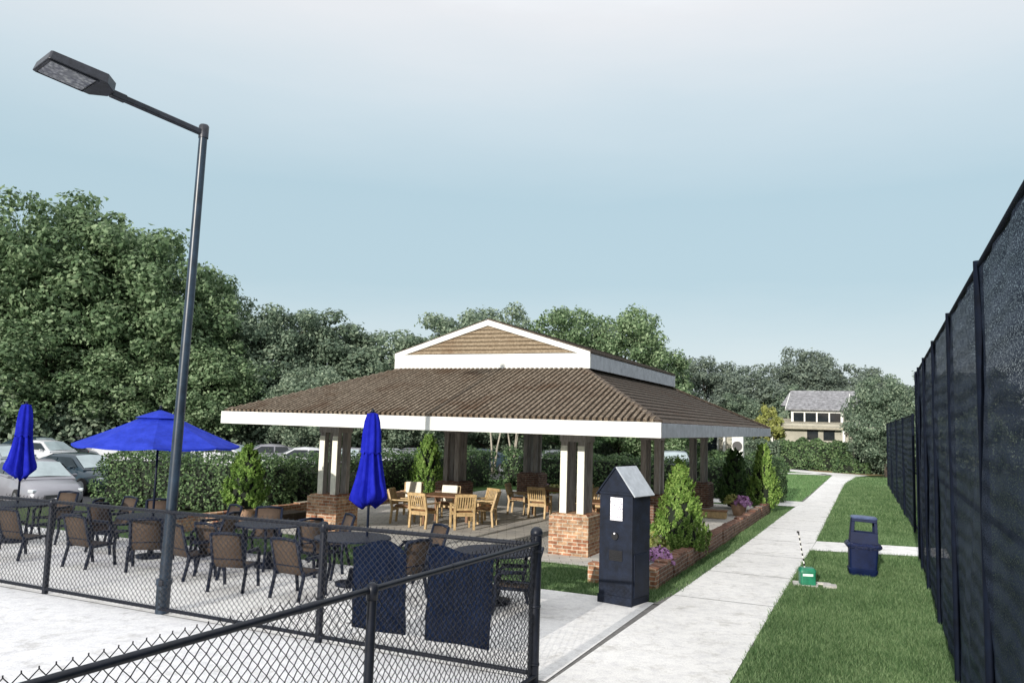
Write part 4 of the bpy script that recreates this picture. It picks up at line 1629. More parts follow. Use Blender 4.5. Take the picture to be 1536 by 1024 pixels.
def trash_bin():
    t = thing('trash_bin', 'navy plastic trash bin with open hooded lid standing on the lawn', 'trash bin', (6.60, 15.20, -0.004), R(-19))
    t.rotation_euler = (R(-1.5), R(2.2), R(-19))
    t.scale = (0.93, 0.93, 1.0)
    body = MB()
    body.loft([rrect(0.46, 0.42, 0.07, 0.0), rrect(0.50, 0.46, 0.07, 0.025), rrect(0.545, 0.50, 0.06, 0.13), rrect(0.50, 0.46, 0.05, 0.15), rrect(0.53, 0.49, 0.05, 0.45), rrect(0.545, 0.50, 0.05, 0.575)])
    body.build('bin_body', M['bin'], t, True, auto=35)
    rng = random.Random(2)
    rings = []
    for i, (gw, z) in enumerate(((0.55, 0.50), (0.60, 0.515), (0.66, 0.55), (0.655, 0.585), (0.58, 0.60), (0.52, 0.60))):
        rg = rrect(gw, gw * 0.92, 0.09, z, 9)
        rings.append([(x + rng.uniform(-.012, .012), y + rng.uniform(-.012, .012), zz + rng.uniform(-.016, .016)) for x, y, zz in rg])
    MB().loft(rings, False).build('bin_liner', M['liner'], t, True)
    # hood: walls, a pass-through opening front and back, roof
    hd = MB()
    w0, d0, w1, d1 = 0.52, 0.46, 0.46, 0.38
    z0, zo0, zo1, z1 = 0.58, 0.80, 0.985, 1.05
    k = lambda z: (z - z0) / (z1 - z0)
    ww = lambda z: w0 + (w1 - w0) * k(z)
    dd = lambda z: d0 + (d1 - d0) * k(z)
    def panel(x0, x1, za, zb, s):
        th = 0.022
        ya, yb = s * dd(za) / 2, s * dd(zb) / 2
        q = [(x0 * ww(za) / 2, ya, za), (x1 * ww(za) / 2, ya, za), (x1 * ww(zb) / 2, yb, zb), (x0 * ww(zb) / 2, yb, zb)]
        q2 = [(x, y - s * th, z) for x, y, z in q]
        hd._add(q + q2, [(0, 1, 2, 3), (7, 6, 5, 4), (0, 4, 5, 1), (1, 5, 6, 2), (2, 6, 7, 3), (3, 7, 4, 0)])
    for s in (-1, 1):
        panel(-1, 1, z0, zo0, s)
        panel(-1, -0.74, zo0, zo1, s)
        panel(0.74, 1, zo0, zo1, s)
        panel(-1, 1, zo1, z1 - 0.012, s)
        th = 0.022
        q = []
        for z, y in ((z0, -1), (z0, 1), (z1 - 0.012, 1), (z1 - 0.012, -1)):
            q.append((s * ww(z) / 2, y * (dd(z) / 2 - 0.0225), z))
        q2 = [(x - s * th, y, z) for x, y, z in q]
        hd._add(q + q2, [(0, 1, 2, 3), (7, 6, 5, 4), (0, 4, 5, 1), (1, 5, 6, 2), (2, 6, 7, 3), (3, 7, 4, 0)])
    hd.build('hood', M['bin'], t, bevel=0.006)
    MB().loft([rrect(w1 + 0.02, d1 + 0.02, 0.06, z1 - 0.012), rrect(w1 + 0.03, d1 + 0.03, 0.06, z1 + 0.01), rrect(w1 - 0.02, d1 - 0.02, 0.07, z1 + 0.035), rrect(w1 - 0.2, d1 - 0.16, 0.06, z1 + 0.042)]).build('hood_top', M['bin_top'], t, True, auto=35)


M['bin_top'] = plain('pale_navy_plastic', (0.06, 0.085, 0.17), 0.4, 0, 0.3, 9, 0.1, 0.003)  # paler navy than the hood walls
trash_bin()

# ------------------------------------------------------------------ green marker
def marker():
    t = thing('utility_box', 'small green utility box on a broken concrete pad at the path edge', 'utility box', W(2.44, 0.62, 0.03), TH + R(18))
    MB().loft([rrect(0.25, 0.21, 0.03, 0.0), rrect(0.25, 0.21, 0.03, 0.20), rrect(0.265, 0.225, 0.03, 0.205), rrect(0.26, 0.22, 0.03, 0.24), rrect(0.21, 0.17, 0.03, 0.275)]).build('housing', M['green_box'], t, True, auto=35)
    MB().box((-0.01, -0.108, 0.165), (0.17, 0.008, 0.04)).build('label_plate', M['pale_green'], t, bevel=0.003)
    wp = MB()
    n = 14
    for k in range(n):
        f0, f1 = k / n, (k + 1) / n
        p = lambda f: (-0.03 - 0.10 * f, 0.03, 0.25 + 0.60 * f)
        wp.tube([p(f0), p(f1)], 0.012, 8, mi=k % 2)
    wp.tube([(-0.14, 0.03, 0.84), (-0.137, 0.03, 0.875)], 0.022, 8, mi=1)
    o = wp.build('striped_whip', [M['white'], M['black']], t)
    o['label'] = 'thin black and white striped marker whip'
    s = thing('concrete_pad', 'broken pale concrete pad under the green utility box', 'pad', W(2.55, 0.72, 0.0), TH + R(14))
    s1 = MB()
    s1.slabpoly([(-0.36, -0.2), (0.02, -0.22), (0.06, 0.0), (0.0, 0.2), (-0.34, 0.2)], -0.02, 0.03)
    s1.build('slab_piece', M['slab'], s, bevel=0.006)
    s2 = MB()
    s2.slabpoly([(0.10, -0.2), (0.34, -0.16), (0.36, 0.06), (0.16, 0.1)], -0.02, 0.035)
    s2.build('slab_piece', M['slab'], s, bevel=0.006)
    s3 = MB()
    s3.slabpoly([(0.05, 0.13), (0.30, 0.11), (0.28, 0.22), (0.06, 0.23)], -0.02, 0.028)
    s3.build('slab_piece', M['slab'], s, bevel=0.006)


marker()

# ================================================================== TALL SCREEN FENCE
def screen_fence(name, label, b0, b1, h, posts, a0=4.42, a1=4.42, gate=False):
    p0 = W(a0, b0)
    p1 = W(a1, b1)
    L_ = math.hypot(p1[0] - p0[0], p1[1] - p0[1])
    t = thing(name, label, 'fence', (p0[0], p0[1], 0.0), math.atan2(p1[1] - p0[1], p1[0] - p0[0]))
    sag = 0.0
    nx = max(10, int(L_ / 0.22))
    nz = 12
    vs = []
    for j in range(nz + 1):
        for i in range(nx + 1):
            x = L_ * i / nx
            z = 0.06 + (h - 0.09) * j / nz
            bil = 0.035 * math.sin(PI * j / nz) * math.sin(x * 1.9 + j * 0.5) + 0.012 * math.sin(x * 7 + j)
            low = 0.05 * math.sin(x * 2.3) if j == 0 else 0
            vs.append((x, bil, z + low))
    fs = [(j * (nx + 1) + i, j * (nx + 1) + i + 1, (j + 1) * (nx + 1) + i + 1, (j + 1) * (nx + 1) + i) for j in range(nz) for i in range(nx)]
    mb = MB()
    mb._add(vs, fs)
    mb.build('screen_fabric', M['screen'], t, True)
    for x in posts:
        MB().tube([(x, 0.012, -0.05), (x, 0.012, h + 0.03)], 0.034, 12).build('post', M['navy_post'], t, True, auto=50)
    for z in (h, h * 0.5, 0.12):
        MB().tube([(0, -0.07 if z < h else 0.0, z), (L_, -0.07 if z < h else 0.0, z)], 0.024, 8).build('rail', M['navy_post'], t, True, auto=50)
    return t


M['navy_post'] = plain('navy_post_paint', (0.003, 0.006, 0.015), 0.8, 0, 0.5, 5, 0.1, 0.003, 0.15)
screen_fence('screen_fence', 'tall navy windscreen fence along the right edge of the lawn', -13, 4.9, 3.92, [0.1, 2.9, 5.75, 8.7, 11.6, 14.4, 16.6, 17.85], 4.43, 4.31)
screen_fence('screen_fence', 'shorter navy windscreen fence beyond the gap, further down the lawn', 9.9, 30.5, 3.15, [0.05, 5.2, 10.3, 15.4, 20.5], 4.36, 3.72)
gt = thing('fence_gate', 'open navy screened gate leaf with a pale latch in the fence gap', 'gate', W(4.5, 8.4), TH + R(80))
fr = MB()
for x in (0.03, 1.5):
    fr.tube([(x, 0, 0.08), (x, 0, 2.9)], 0.026, 10)
for z in (0.1, 1.5, 2.88):
    fr.tube([(0.03, 0, z), (1.5, 0, z)], 0.022, 10)
fr.build('gate_frame', M['navy_post'], gt, True)
MB().poly([(0.05, 0.01, 0.12), (1.48, 0.01, 0.12), (1.48, 0.01, 2.86), (0.05, 0.01, 2.86)]).build('gate_fabric', M['screen'], gt)
MB().box((0.18, 0.04, 1.05), (0.28, 0.05, 0.07)).build('latch', M['zinc'], gt, bevel=0.01)

# ================================================================== CARS
def car_proto(paint):
    t = thing('parked_car', 'x', 'car')
    Ls = 4.65
    # lower body, x forward
    st = [(-2.32, 0.70, 0.42, 0.72, 0.80), (-2.2, 0.80, 0.26, 0.66, 0.95), (-1.5, 0.88, 0.20, 0.66, 1.00), (-0.5, 0.90, 0.19, 0.64, 0.97), (0.6, 0.90, 0.19, 0.62, 0.94), (1.2, 0.89, 0.20, 0.60, 0.90), (1.9, 0.84, 0.22, 0.56, 0.80), (2.22, 0.74, 0.26, 0.50, 0.70), (2.33, 0.60, 0.32, 0.46, 0.60)]
    rings = []
    for x, w, zb, zm, zt_ in st:
        rings.append([(x, -w * 0.9, zb), (x, -w, zb + 0.12), (x, -w * 1.0, zm), (x, -w * 0.93, zt_ - 0.06), (x, -w * 0.78, zt_), (x, 0, zt_ + 0.025), (x, w * 0.78, zt_), (x, w * 0.93, zt_ - 0.06), (x, w, zm), (x, w, zb + 0.12), (x, w * 0.9, zb), (x, 0, zb)])
    body = MB().loft(rings)
    # cabin
    cab = [(-1.95, 0.66, 0.99, 0.99), (-1.35, 0.64, 0.98, 1.27), (-0.75, 0.62, 0.97, 1.42), (-0.1, 0.61, 0.95, 1.455), (0.45, 0.60, 0.93, 1.39), (1.35, 0.66, 0.90, 0.915)]
    rings = []
    for x, wt, zb, zt_ in cab:
        wb = 0.79
        k = max(0.02, min(1, (zt_ - zb) / 0.45))
        wt2 = wb + (wt - wb) * k
        rings.append([(x, -wb, zb - 0.05), (x, -(wb + wt2) / 2 - 0.01, (zb + zt_) / 2), (x, -wt2, zt_ - 0.04 * k), (x, -wt2 * 0.8, zt_ + 0.012 * k), (x, 0, zt_ + 0.03 * k), (x, wt2 * 0.8, zt_ + 0.012 * k), (x, wt2, zt_ - 0.04 * k), (x, (wb + wt2) / 2 + 0.01, (zb + zt_) / 2), (x, wb, zb - 0.05)])
    body.loft(rings)
    bo = body.build('body', M[paint], t, True, auto=50)
    e = 0.014
    # glass, laid just proud of the cabin
    ws = MB()
    ws._add([(1.25, -0.70, 0.965 + e), (1.25, 0.70, 0.965 + e), (0.50, 0.56, 1.375 + e), (0.50, -0.56, 1.375 + e), (0.50, 0, 1.405 + e), (1.25, 0, 0.995 + e)], [(0, 5, 4, 3), (5, 1, 2, 4)])
    ws.build('windscreen', M['windscreen'], t)
    rw = MB()
    rw._add([(-1.85, 0.66, 1.06 + e), (-1.85, -0.66, 1.06 + e), (-0.85, -0.56, 1.41 + e), (-0.85, 0.56, 1.41 + e)], [(0, 1, 2, 3)])
    rw.build('rear_window', M['glass_dark'], t)
    for s in (-1, 1):
        sw = MB()
        y0 = lambda z: s * (0.80 - (z - 0.95) / 0.45 * 0.155 + 0.02)
        for xa, xb, xc, xd in ((-0.28, 1.0, 0.42, -0.28), (-1.25, -0.36, -0.36, -1.0)):
            q = [(xa, y0(0.99), 0.99), (xb, y0(0.99), 0.99), (xc, y0(1.33), 1.33), (xd, y0(1.33), 1.33)]
            sw._add(q, [(0, 1, 2, 3) if s < 0 else (3, 2, 1, 0)])
        sw.build('side_window', M['glass_dark'], t)
        for x in (-1.42, 1.42):
            w = MB().tube([(x, s * 0.70, 0.32), (x, s * 0.915, 0.32)], 0.32, 22)
            wo = w.build('wheel', M['tyre'], t, True, auto=40)
            rm = MB()
            rm.tube([(x, s * 0.90, 0.32), (x, s * 0.922, 0.32)], 0.21, 16)
            rm.build('rim', M['rim'], wo, True, auto=40)
        hl = MB()
        hl._add([(2.20, s * 0.44, 0.60), (2.245, s * 0.50, 0.56), (2.10, s * 0.79, 0.60), (1.98, s * 0.795, 0.72), (2.10, s * 0.56, 0.71)], [(0, 1, 2, 3, 4) if s > 0 else (4, 3, 2, 1, 0)])
        ho = MB().box((2.145, s * 0.60, 0.625), (0.22, 0.32, 0.10), rz=-s * 0.42).build('headlight', M['headlight'], t, bevel=0.03)
        MB().box((-2.24, s * 0.60, 0.78), (0.14, 0.26, 0.11)).build('tail_light', M['tail'], t, bevel=0.02)
        MB().box((0.82, s * 0.93, 0.98), (0.10, 0.16, 0.10)).build('wing_mirror', M[paint], t, bevel=0.03)
    gr = MB()
    for k in range(5):
        gr.box((2.315, 0, 0.36 + k * 0.035), (0.07, 0.9 - k * 0.03, 0.016))
    gr.box((2.27, 0, 0.43), (0.1, 0.95, 0.20))
    gr.build('grille', M['black'], t)
    MB().box((2.36, 0, 0.37), (0.02, 0.34, 0.10)).build('number_plate', M['paper'], t)
    return t


M['tail'] = plain('red_lens', (0.28, 0.01, 0.012), 0.2, 0, 0.2, 10, 0)
CGR = 'cars parked beyond the hedge'


def place(o, x, y, rz, label):
    o.location = (x, y, -0.44)
    o.rotation_euler = (0, 0, rz)
    tag(o, label, None, CGR)


cw = car_proto('car_white')
place(cw, -24.6, 43.2, R(-24), 'white coupe parked beyond the silver car at far left')
cs_ = car_proto('car_silver')
place(cs_, -15.3, 26.3, R(-43), 'silver car parked closest, behind the far left patio chairs')
cd = car_proto('car_dark')
place(cd, -28.2, 48.5, R(-20), 'dark blue car parked beyond the white coupe, under the trees at left')
cg = car_proto('car_grey')
place(cg, 8.6, 42.0, R(-100), 'grey car seen between the rear pavilion columns')
cg.location.z = -0.02
for src_, px_c, d_, rz_, lb_ in (
        (cw, 205, 45.5, -22, 'white car showing below the left half of the open umbrella'),
        (cd, 268, 46.5, -26, 'dark car showing below the open umbrella behind the lamp post'),
        (cw, 352, 46.0, -20, 'white car whose roof shows between the open umbrella and the potted shrub'),
        (cs_, 410, 47.5, -160, 'silver car showing just right of the potted shrub top'),
        (cw, 462, 44.0, -168, 'white car above the hedge just left of the front left column'),
        (cs_, 534, 45.0, -95, 'silver car above the hedge between the left column and the closed umbrella'),
        (cw, 590, 46.0, 100, 'white car above the hedge right of the closed umbrella'),
        (cs_, 628, 47.5, 80, 'silver car above the hedge left of the tall lime conifer'),
        (cd, 722, 50.0, -170, 'dark car above the hedge right of the middle left column'),
        (cw, 832, 52.0, -170, 'white car above the hedge between the far rear column and the front right column'),
        (cg, 18, 36.5, -30, 'grey car at the far left, mostly behind the closed umbrella'),
        (cd, 134, 31.0, -28, 'dark car parked between the silver car and the end of the hedge'),
        (cs_, 140, 52.0, -20, 'silver car far back under the trees, left of the open umbrella')):
    dup(src_, ((px_c - 768.0) / 1205.2 * d_, d_, -0.44), R(rz_), lb_, CGR)

# ================================================================== CLUBHOUSE
def clubhouse():
    t = thing('clubhouse', 'beige clubhouse with white framed dormer windows and grey shingle roof', 'building', W(0, 47.5), TH)
    # local: x along facade, y back
    wall = MB()
    wall.box((-6.2, 5.0, 1.6), (21.6, 10, 3.2))
    wall.build('wall', M['stucco'], t)
    # lower roof apron, sunlit tan
    lr = MB()
    lr.poly([(-17.4, -0.6, 2.95), (5.0, -0.6, 2.95), (3.2, 2.2, 3.6), (-15.6, 2.2, 3.6)])
    lr.poly([(5.0, -0.6, 2.95), (5.0, 10.6, 2.95), (3.2, 7.8, 3.6), (3.2, 2.2, 3.6)])
    lr.poly([(-17.4, 10.6, 2.95), (-17.4, -0.6, 2.95), (-15.6, 2.2, 3.6), (-15.6, 7.8, 3.6)])
    lr.poly([(-15.6, 2.2, 3.6), (3.2, 2.2, 3.6), (3.2, 7.8, 3.6), (-15.6, 7.8, 3.6)])
    lr.box((-6.2, -0.62, 2.9), (22.4, 0.06, 0.16))
    lr.build('lower_roof', M['tan_roof'], t)
    # dormer
    dw0, dw1 = -2.75, 0.85
    xm = (dw0 + dw1) / 2
    ww = dw1 - dw0
    d = MB()
    d.box((xm, 2.6, 3.6), (ww, 2.6, 1.5))
    d.build('dormer_wall', M['stucco'], t)
    fr = MB()
    yf = 1.27
    zb, zt_ = 3.1, 4.15
    fr.box((xm, yf, zb + 0.1), (ww, 0.1, 0.2))
    fr.box((xm, yf, zt_ - 0.05), (ww, 0.1, 0.12))
    for k in range(5):
        fr.box((dw0 + 0.1 + (ww - 0.2) * k / 4, yf, (zb + zt_) / 2), (0.16 if k in (0, 4) else 0.1, 0.104, zt_ - zb - 0.02))
    fr.build('window_frame', M['white'], t)
    for k in range(4):
        x = dw0 + 0.1 + (ww - 0.2) * (k + 0.5) / 4
        w = MB().box((x, yf + 0.03, (zb + zt_) / 2 + 0.05), ((ww - 0.2) / 4 - 0.1, 0.03, zt_ - zb - 0.3))
        w.build('window_pane', M['glass_dark'], t)
    dr = MB()
    dr._add([(dw0 - 0.35, 0.85, 4.2), (dw1 + 0.35, 0.85, 4.2), (dw1 + 0.35, 4.1, 5.5), (dw0 - 0.35, 4.1, 5.5), (dw0 - 0.35, 0.85, 4.32), (dw1 + 0.35, 0.85, 4.32), (dw1 + 0.35, 4.1, 5.62), (dw0 - 0.35, 4.1, 5.62)], [(3, 2, 1, 0), (4, 5, 6, 7), (0, 1, 5, 4), (1, 2, 6, 5), (2, 3, 7, 6), (3, 0, 4, 7)])
    for k in range(1, 9):
        f = k / 9
        dr.box((xm, 0.85 + 3.25 * f, 4.325 + 1.3 * f), (ww + 0.7, 0.05, 0.03))
    dr.build('dormer_roof', M['grey_roof'], t)
    up = MB()
    up._add([(dw0 - 1.0, 3.6, 4.6), (dw1 + 1.0, 3.6, 4.6), (dw1 + 1.0, 5.2, 5.85), (dw0 - 0.4, 5.2, 5.85), (dw0 - 1.0, 7, 4.6), (dw1 + 1, 7, 4.6)], [(0, 1, 2, 3), (4, 3, 2, 5), (0, 3, 4), (1, 5, 2)])
    up.build('main_roof', M['grey_roof'], t)
    for x in (dw0 - 0.34, dw1 + 0.34):
        MB().bar((x, 0.86, 4.25), (x, 4.0, 5.5), 0.05, 0.2).build('barge_board', M['white'], t)
    # ground floor openings
    for x, w_ in ((-1.15, 0.75), (-0.05, 0.75)):
        MB().box((x, -0.02, 2.45), (w_, 0.08, 0.75)).build('window_pane', M['glass_dark'], t)
    for x, w_, m_ in ((-9.4, 0.9, 'glass_dark'), (-8.3, 0.8, 'glass_dark'), (-5.4, 0.7, 'glass_dark'), (2.2, 0.9, 'glass_dark')):
        o = MB().box((x, -0.03, 1.5), (w_, 0.08, 2.3)).build('door_glass', M[m_], t)
        f = MB()
        for sx in (-1, 1):
            f.box((x + sx * (w_ / 2 + 0.06), -0.05, 1.5), (0.12, 0.12, 2.42))
        f.box((x, -0.05, 2.68), (w_ + 0.24, 0.124, 0.1))
        f.build('door_frame', M['white'], o)
    for x in (-10.6, -7.3, -4.6, -3.9, 0.95, 3.6):
        MB().box((x, -0.45, 1.45), (0.16, 0.16, 2.9)).build('pillar', M['white'], t)


clubhouse()

wp = thing('white_pillar', 'short white pillar carrying a round black disc beside the dark conifer', 'pillar', W(-1.95, 20.4), TH)
MB().box((0, 0, 1.2), (0.46, 0.3, 2.4)).build('shaft', M['white'], wp, bevel=0.02)
MB().tube([(0, -0.15, 1.95), (0, -0.2, 1.95)], 0.2, 24).build('round_disc', M['black'], wp, True, auto=40)

# small lamp by the clubhouse
pl_ = thing('globe_lamp', 'black lamp post with a white globe in front of the clubhouse', 'street lamp', W(1.75, 45.5), TH)
MB().lathe([(0.16, 0), (0.17, 0.35), (0.09, 0.42), (0.07, 0.6), (0.055, 2.7), (0.09, 2.75), (0.12, 2.85)], 14).build('post', M['black'], pl_, True)
MB().lathe([(0.10, 2.85), (0.2, 2.98), (0.22, 3.12), (0.16, 3.28), (0.02, 3.36)], 16).build('globe', M['globe'], pl_, True)
MB().lathe([(0.05, 3.34), (0.06, 3.40), (0.01, 3.52)], 10).build('finial', M['black'], pl_, True)

# shrubs in front of the clubhouse
def low_shrub(label, a, b, lx, wy, h, seed, mat='leaf_hedge', leaf=0.17, dens=170):
    o = obj('foundation_shrub', hedge_mesh(seed, lx, wy, h, dens, leaf, mat, 0.22), None, W(a, b), TH)
    tag(o, label, 'shrub')


low_shrub('large dark shrub mass below the dormer windows', -1.0, 46.0, 4.6, 1.8, 1.95, 21)
low_shrub('brownish shrub left of the dark shrubs at the clubhouse wall', -4.4, 45.8, 2.6, 1.8, 1.9, 22, 'leaf_mid')
low_shrub('low dark shrub row behind the bright lawn', -4.6, 41.2, 4.4, 1.4, 0.9, 23)
low_shrub('low rounded shrub right of the path end below the globe lamp', 1.5, 43.8, 2.2, 1.2, 0.75, 24)
low_shrub('green shrub at the foot of the tall screen fence far end', 3.6, 44.5, 2.2, 1.5, 1.5, 25, 'leaf_mid')
low_shrub('dark shrub beside the clubhouse doors behind the back conifers', -7.8, 44.5, 2.6, 1.4, 1.1, 26)

# ================================================================== TREES
variants = []
for i, (h, r, base, nb, nl, lf) in enumerate(((13, 5.2, 0.8, 105, 30000, 0.27), (12, 4.6, 0.7, 95, 26000, 0.27), (10, 4.6, 0.4, 85, 21000, 0.26), (13, 4.0, 0.9, 90, 23000, 0.27))):
    variants.append((h, tree_meshes(40 + i, h, r, base, nb, nl, lf, trunk_r=0.24)))
mats_done = {}


def variant_mesh(i, mat):
    if mat == 'leaf_near':
        return variants[i][1]
    key = (i, mat)
    if key not in mats_done:
        c = variants[i][1][0].copy()
        c.materials.clear()
        c.materials.append(M[mat])
        mats_done[key] = (c, variants[i][1][1])
    return mats_done[key]


F_, PX = 1205.2, 768.0


def tree(name, label, px, dist, top_z, i, mat, wide=1.0, rz=0.0, group='trees beyond the pavilion and car park'):
    x = (px - PX) / F_ * dist
    h = variants[i][0]
    s = top_z / h
    t = thing(name, label, 'tree', (x, dist, -0.05), rz, group)
    t.scale = (s * wide, s * wide, s)
    c, tr = variant_mesh(i, mat)
    obj('crown', c, t)
    obj('trunk', tr, t)
    return t


def topz(py, d, px):
    hor = 635 + 0.029 * (px - 768)
    return 2.6 + (hor - py) / F_ * d * 1.0


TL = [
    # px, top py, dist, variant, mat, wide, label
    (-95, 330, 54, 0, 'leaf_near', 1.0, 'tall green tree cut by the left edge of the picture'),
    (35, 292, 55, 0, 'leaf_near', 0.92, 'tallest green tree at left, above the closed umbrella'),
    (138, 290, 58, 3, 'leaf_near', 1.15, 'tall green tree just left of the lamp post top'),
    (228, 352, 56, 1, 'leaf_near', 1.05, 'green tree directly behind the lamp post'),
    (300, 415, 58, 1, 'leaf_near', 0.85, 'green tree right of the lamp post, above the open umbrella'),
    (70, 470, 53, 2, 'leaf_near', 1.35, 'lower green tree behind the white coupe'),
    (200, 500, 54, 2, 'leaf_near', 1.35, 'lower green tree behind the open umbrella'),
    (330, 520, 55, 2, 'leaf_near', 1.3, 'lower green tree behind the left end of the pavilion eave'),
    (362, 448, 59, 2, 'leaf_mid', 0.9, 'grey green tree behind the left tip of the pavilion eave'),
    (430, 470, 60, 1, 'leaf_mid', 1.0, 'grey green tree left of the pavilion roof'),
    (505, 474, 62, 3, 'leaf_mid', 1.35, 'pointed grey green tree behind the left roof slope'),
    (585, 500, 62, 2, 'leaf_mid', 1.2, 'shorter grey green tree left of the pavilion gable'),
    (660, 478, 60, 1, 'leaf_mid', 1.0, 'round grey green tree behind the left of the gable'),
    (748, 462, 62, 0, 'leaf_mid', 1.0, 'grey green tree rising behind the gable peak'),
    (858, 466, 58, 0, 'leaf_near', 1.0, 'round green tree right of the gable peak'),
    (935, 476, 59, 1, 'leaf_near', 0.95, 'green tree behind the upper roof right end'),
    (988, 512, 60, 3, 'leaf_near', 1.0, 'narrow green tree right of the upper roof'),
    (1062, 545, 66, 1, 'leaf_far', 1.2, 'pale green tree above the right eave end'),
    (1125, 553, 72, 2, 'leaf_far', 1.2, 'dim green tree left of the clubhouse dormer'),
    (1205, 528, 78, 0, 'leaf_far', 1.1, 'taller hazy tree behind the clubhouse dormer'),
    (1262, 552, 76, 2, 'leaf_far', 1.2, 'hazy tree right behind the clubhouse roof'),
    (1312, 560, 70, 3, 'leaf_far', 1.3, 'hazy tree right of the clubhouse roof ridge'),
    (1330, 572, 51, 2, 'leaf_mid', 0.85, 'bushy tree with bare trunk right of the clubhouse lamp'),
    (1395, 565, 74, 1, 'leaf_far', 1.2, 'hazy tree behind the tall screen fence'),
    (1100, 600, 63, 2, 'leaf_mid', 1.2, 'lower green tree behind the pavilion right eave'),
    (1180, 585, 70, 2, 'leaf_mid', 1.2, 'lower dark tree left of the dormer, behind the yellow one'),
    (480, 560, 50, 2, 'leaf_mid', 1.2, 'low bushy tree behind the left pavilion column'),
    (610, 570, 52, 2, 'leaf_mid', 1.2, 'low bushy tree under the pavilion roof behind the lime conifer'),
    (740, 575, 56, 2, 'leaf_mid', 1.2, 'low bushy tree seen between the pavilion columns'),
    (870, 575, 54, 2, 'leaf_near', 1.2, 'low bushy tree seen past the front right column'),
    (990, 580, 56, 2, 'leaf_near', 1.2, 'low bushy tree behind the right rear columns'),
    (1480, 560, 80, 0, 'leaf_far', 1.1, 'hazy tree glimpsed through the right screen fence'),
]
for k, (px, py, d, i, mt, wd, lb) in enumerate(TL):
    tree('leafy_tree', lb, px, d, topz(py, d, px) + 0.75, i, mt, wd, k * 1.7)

yc, yt = tree_meshes(77, 4.6, 1.5, 0.9, 22, 2600, 0.24, trunk_r=0.09, mat='yellow_leaf', droop=0.5)
yt_ = thing('yellow_tree', 'small weeping tree with yellow green leaves left of the dormer', 'tree', W(-4.3, 46.9), 0.4)
yt_.location.z = 0
obj('crown', yc, yt_)
obj('trunk', yt, yt_)
yt_.scale = (1.0, 1.0, 1.05)
# pale thin trunks behind the hedge
mtc, mtt = tree_meshes(90, 5.5, 2.2, 2.6, 20, 3200, 0.28, trunk_r=0.09, mat='leaf_mid', bark='bark_pale')
for n_, (px, lb) in enumerate(((745, 'small pale trunked tree left of the far rear column'), (775, 'small pale trunked tree just beside the far rear column'))):
    d = 43 + n_ * 1.5
    t = thing('pale_trunked_tree', lb, 'tree', ((px - PX) / F_ * d, d, -0.05), n_ * 2.0, 'pale trunked trees behind the hedge')
    obj('crown', mtc, t)
    mb = MB()
    for k in range(3):
        an = k * 2.1 + n_
        mb.tube([(0.05 * math.cos(an), 0.05 * math.sin(an), 0), (0.2 * math.cos(an), 0.2 * math.sin(an), 1.4), (0.55 * math.cos(an), 0.55 * math.sin(an), 3.2)], [0.07, 0.05, 0.03], 7)
    mb.build('trunk', M['bark_pale'], t, True)

# distant undergrowth as one mass
def undergrowth():
    rng = np.random.default_rng(12)
    n = 60000
    u = rng.uniform(-1, 1, n)
    ang = u * R(41) + R(2)
    d = rng.uniform(58, 70, n) * (1 + 0.25 * np.clip(ang / R(40), 0, 1))
    d = np.where(ang < -0.12, rng.uniform(57, 64, n), d)
    z = rng.uniform(0, 1, n) ** 0.8 * (3.6 + 1.0 * np.sin(ang * 40) + 0.6 * np.sin(ang * 97))
    P = np.stack([np.sin(ang) * d, np.cos(ang) * d, z], 1)
    N = np.stack([-np.sin(ang), -np.cos(ang), np.full(n, 0.6)], 1)
    v, f = leaves(P, N, 0.36, rng, 0.7, 0.6)
    o = obj('undergrowth', npmesh('undergrowth', v, f, M['leaf_mid']))
    tag(o, 'dense dark undergrowth below the distant trees', 'undergrowth', kind='stuff')


undergrowth()

# ================================================================== LIGHT, SKY, CAMERA
SUN_EL = R(15)
sx, sy = -0.432, -0.902          # horizontal direction towards the sun
ln_ = math.hypot(sx, sy)
sx, sy = sx / ln_, sy / ln_
sd = bpy.data.lights.new('sun', 'SUN')
sd.energy = 5.0
sd.angle = R(0.5)
sd.color = (1.0, 0.945, 0.86)
so = bpy.data.objects.new('sun', sd)
C.objects.link(so)
dirv = Vector((sx * math.cos(SUN_EL), sy * math.cos(SUN_EL), math.sin(SUN_EL)))
so.rotation_euler = dirv.to_track_quat('Z', 'Y').to_euler()

wd_ = bpy.data.worlds.new('World')
sc.world = wd_
wd_.use_nodes = True
nt = wd_.node_tree
for n_ in list(nt.nodes):
    nt.nodes.remove(n_)
out = nt.nodes.new('ShaderNodeOutputWorld')
bg = nt.nodes.new('ShaderNodeBackground')
bg.inputs['Strength'].default_value = 0.1
sky = nt.nodes.new('ShaderNodeTexSky')
sky.sky_type = 'NISHITA'
sky.sun_disc = False
sky.sun_elevation = SUN_EL
sky.sun_rotation = math.atan2(sx, sy)
sky.air_density = 1.0
sky.dust_density = 1.5
tc = nt.nodes.new('ShaderNodeTexCoord')
sp = nt.nodes.new('ShaderNodeSeparateXYZ')
nt.links.new(tc.outputs['Generated'], sp.inputs[0])
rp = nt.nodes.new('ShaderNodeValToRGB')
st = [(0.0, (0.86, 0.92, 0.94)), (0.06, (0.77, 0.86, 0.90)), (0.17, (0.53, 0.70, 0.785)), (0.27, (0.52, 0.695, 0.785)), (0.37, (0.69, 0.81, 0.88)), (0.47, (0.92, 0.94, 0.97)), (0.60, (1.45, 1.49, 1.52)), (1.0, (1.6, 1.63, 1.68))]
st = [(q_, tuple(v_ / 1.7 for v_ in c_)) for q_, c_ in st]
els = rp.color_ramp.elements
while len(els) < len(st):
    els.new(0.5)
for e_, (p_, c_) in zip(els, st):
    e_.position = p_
    e_.color = (*c_, 1)
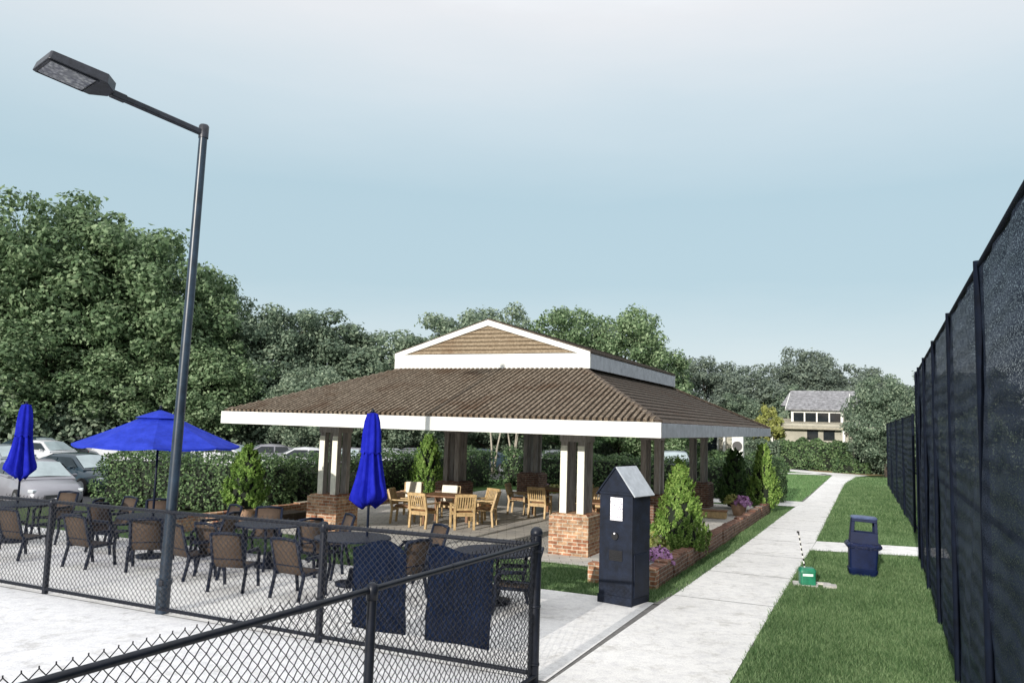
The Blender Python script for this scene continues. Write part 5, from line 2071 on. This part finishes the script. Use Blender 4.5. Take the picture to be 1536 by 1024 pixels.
# thin haze streaks break the gradient
mp = nt.nodes.new('ShaderNodeMapping')
mp.inputs['Scale'].default_value = (1.6, 1.6, 7)
nt.links.new(tc.outputs['Generated'], mp.inputs['Vector'])
nz = nt.nodes.new('ShaderNodeTexNoise')
nz.inputs['Scale'].default_value = 2.2
nz.inputs['Detail'].default_value = 6
nz.inputs['Roughness'].default_value = 0.6
nt.links.new(mp.outputs[0], nz.inputs['Vector'])
ad = nt.nodes.new('ShaderNodeMath')
ad.operation = 'MULTIPLY_ADD'
ad.inputs[1].default_value = 0.05
nt.links.new(nz.outputs['Fac'], ad.inputs[0])
sb = nt.nodes.new('ShaderNodeMath')
sb.operation = 'SUBTRACT'
sb.inputs[1].default_value = 0.025
nt.links.new(sp.outputs[2], sb.inputs[0])
nt.links.new(sb.outputs[0], ad.inputs[2])
nt.links.new(ad.outputs[0], rp.inputs['Fac'])
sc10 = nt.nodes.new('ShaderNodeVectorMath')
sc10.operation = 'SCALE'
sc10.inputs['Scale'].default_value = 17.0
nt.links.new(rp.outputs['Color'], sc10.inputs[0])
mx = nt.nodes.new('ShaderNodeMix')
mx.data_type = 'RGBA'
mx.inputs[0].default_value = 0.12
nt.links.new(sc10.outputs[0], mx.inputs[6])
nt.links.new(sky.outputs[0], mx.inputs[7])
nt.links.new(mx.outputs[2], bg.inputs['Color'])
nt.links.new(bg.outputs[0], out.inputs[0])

p_, r_ = 0.1019, 0.029
cp_, sp_ = math.cos(p_), math.sin(p_)
fw = Vector((0, cp_, sp_))
up0 = Vector((0, -sp_, cp_))
rt0 = Vector((1, 0, 0))
rt = rt0 * math.cos(r_) + up0 * math.sin(r_)
up = -rt0 * math.sin(r_) + up0 * math.cos(r_)
cam = bpy.data.cameras.new('camera')
cam.sensor_fit = 'HORIZONTAL'
cam.sensor_width = 36
cam.lens = 1205.2 / 1536 * 36
cam.clip_end = 3000
cam.clip_start = 0.05
co = bpy.data.objects.new('camera', cam)
C.objects.link(co)
mw = Matrix((rt, up, -fw)).transposed().to_4x4()
mw.translation = Vector((0, 0, 2.6))
co.matrix_world = mw
sc.camera = co
sc.view_settings.view_transform = 'Standard'
sc.view_settings.look = 'None'
sc.view_settings.exposure = 0
sc.cycles.max_bounces = 6
sc.cycles.transparent_max_bounces = 8
sc.cycles.use_denoising = True
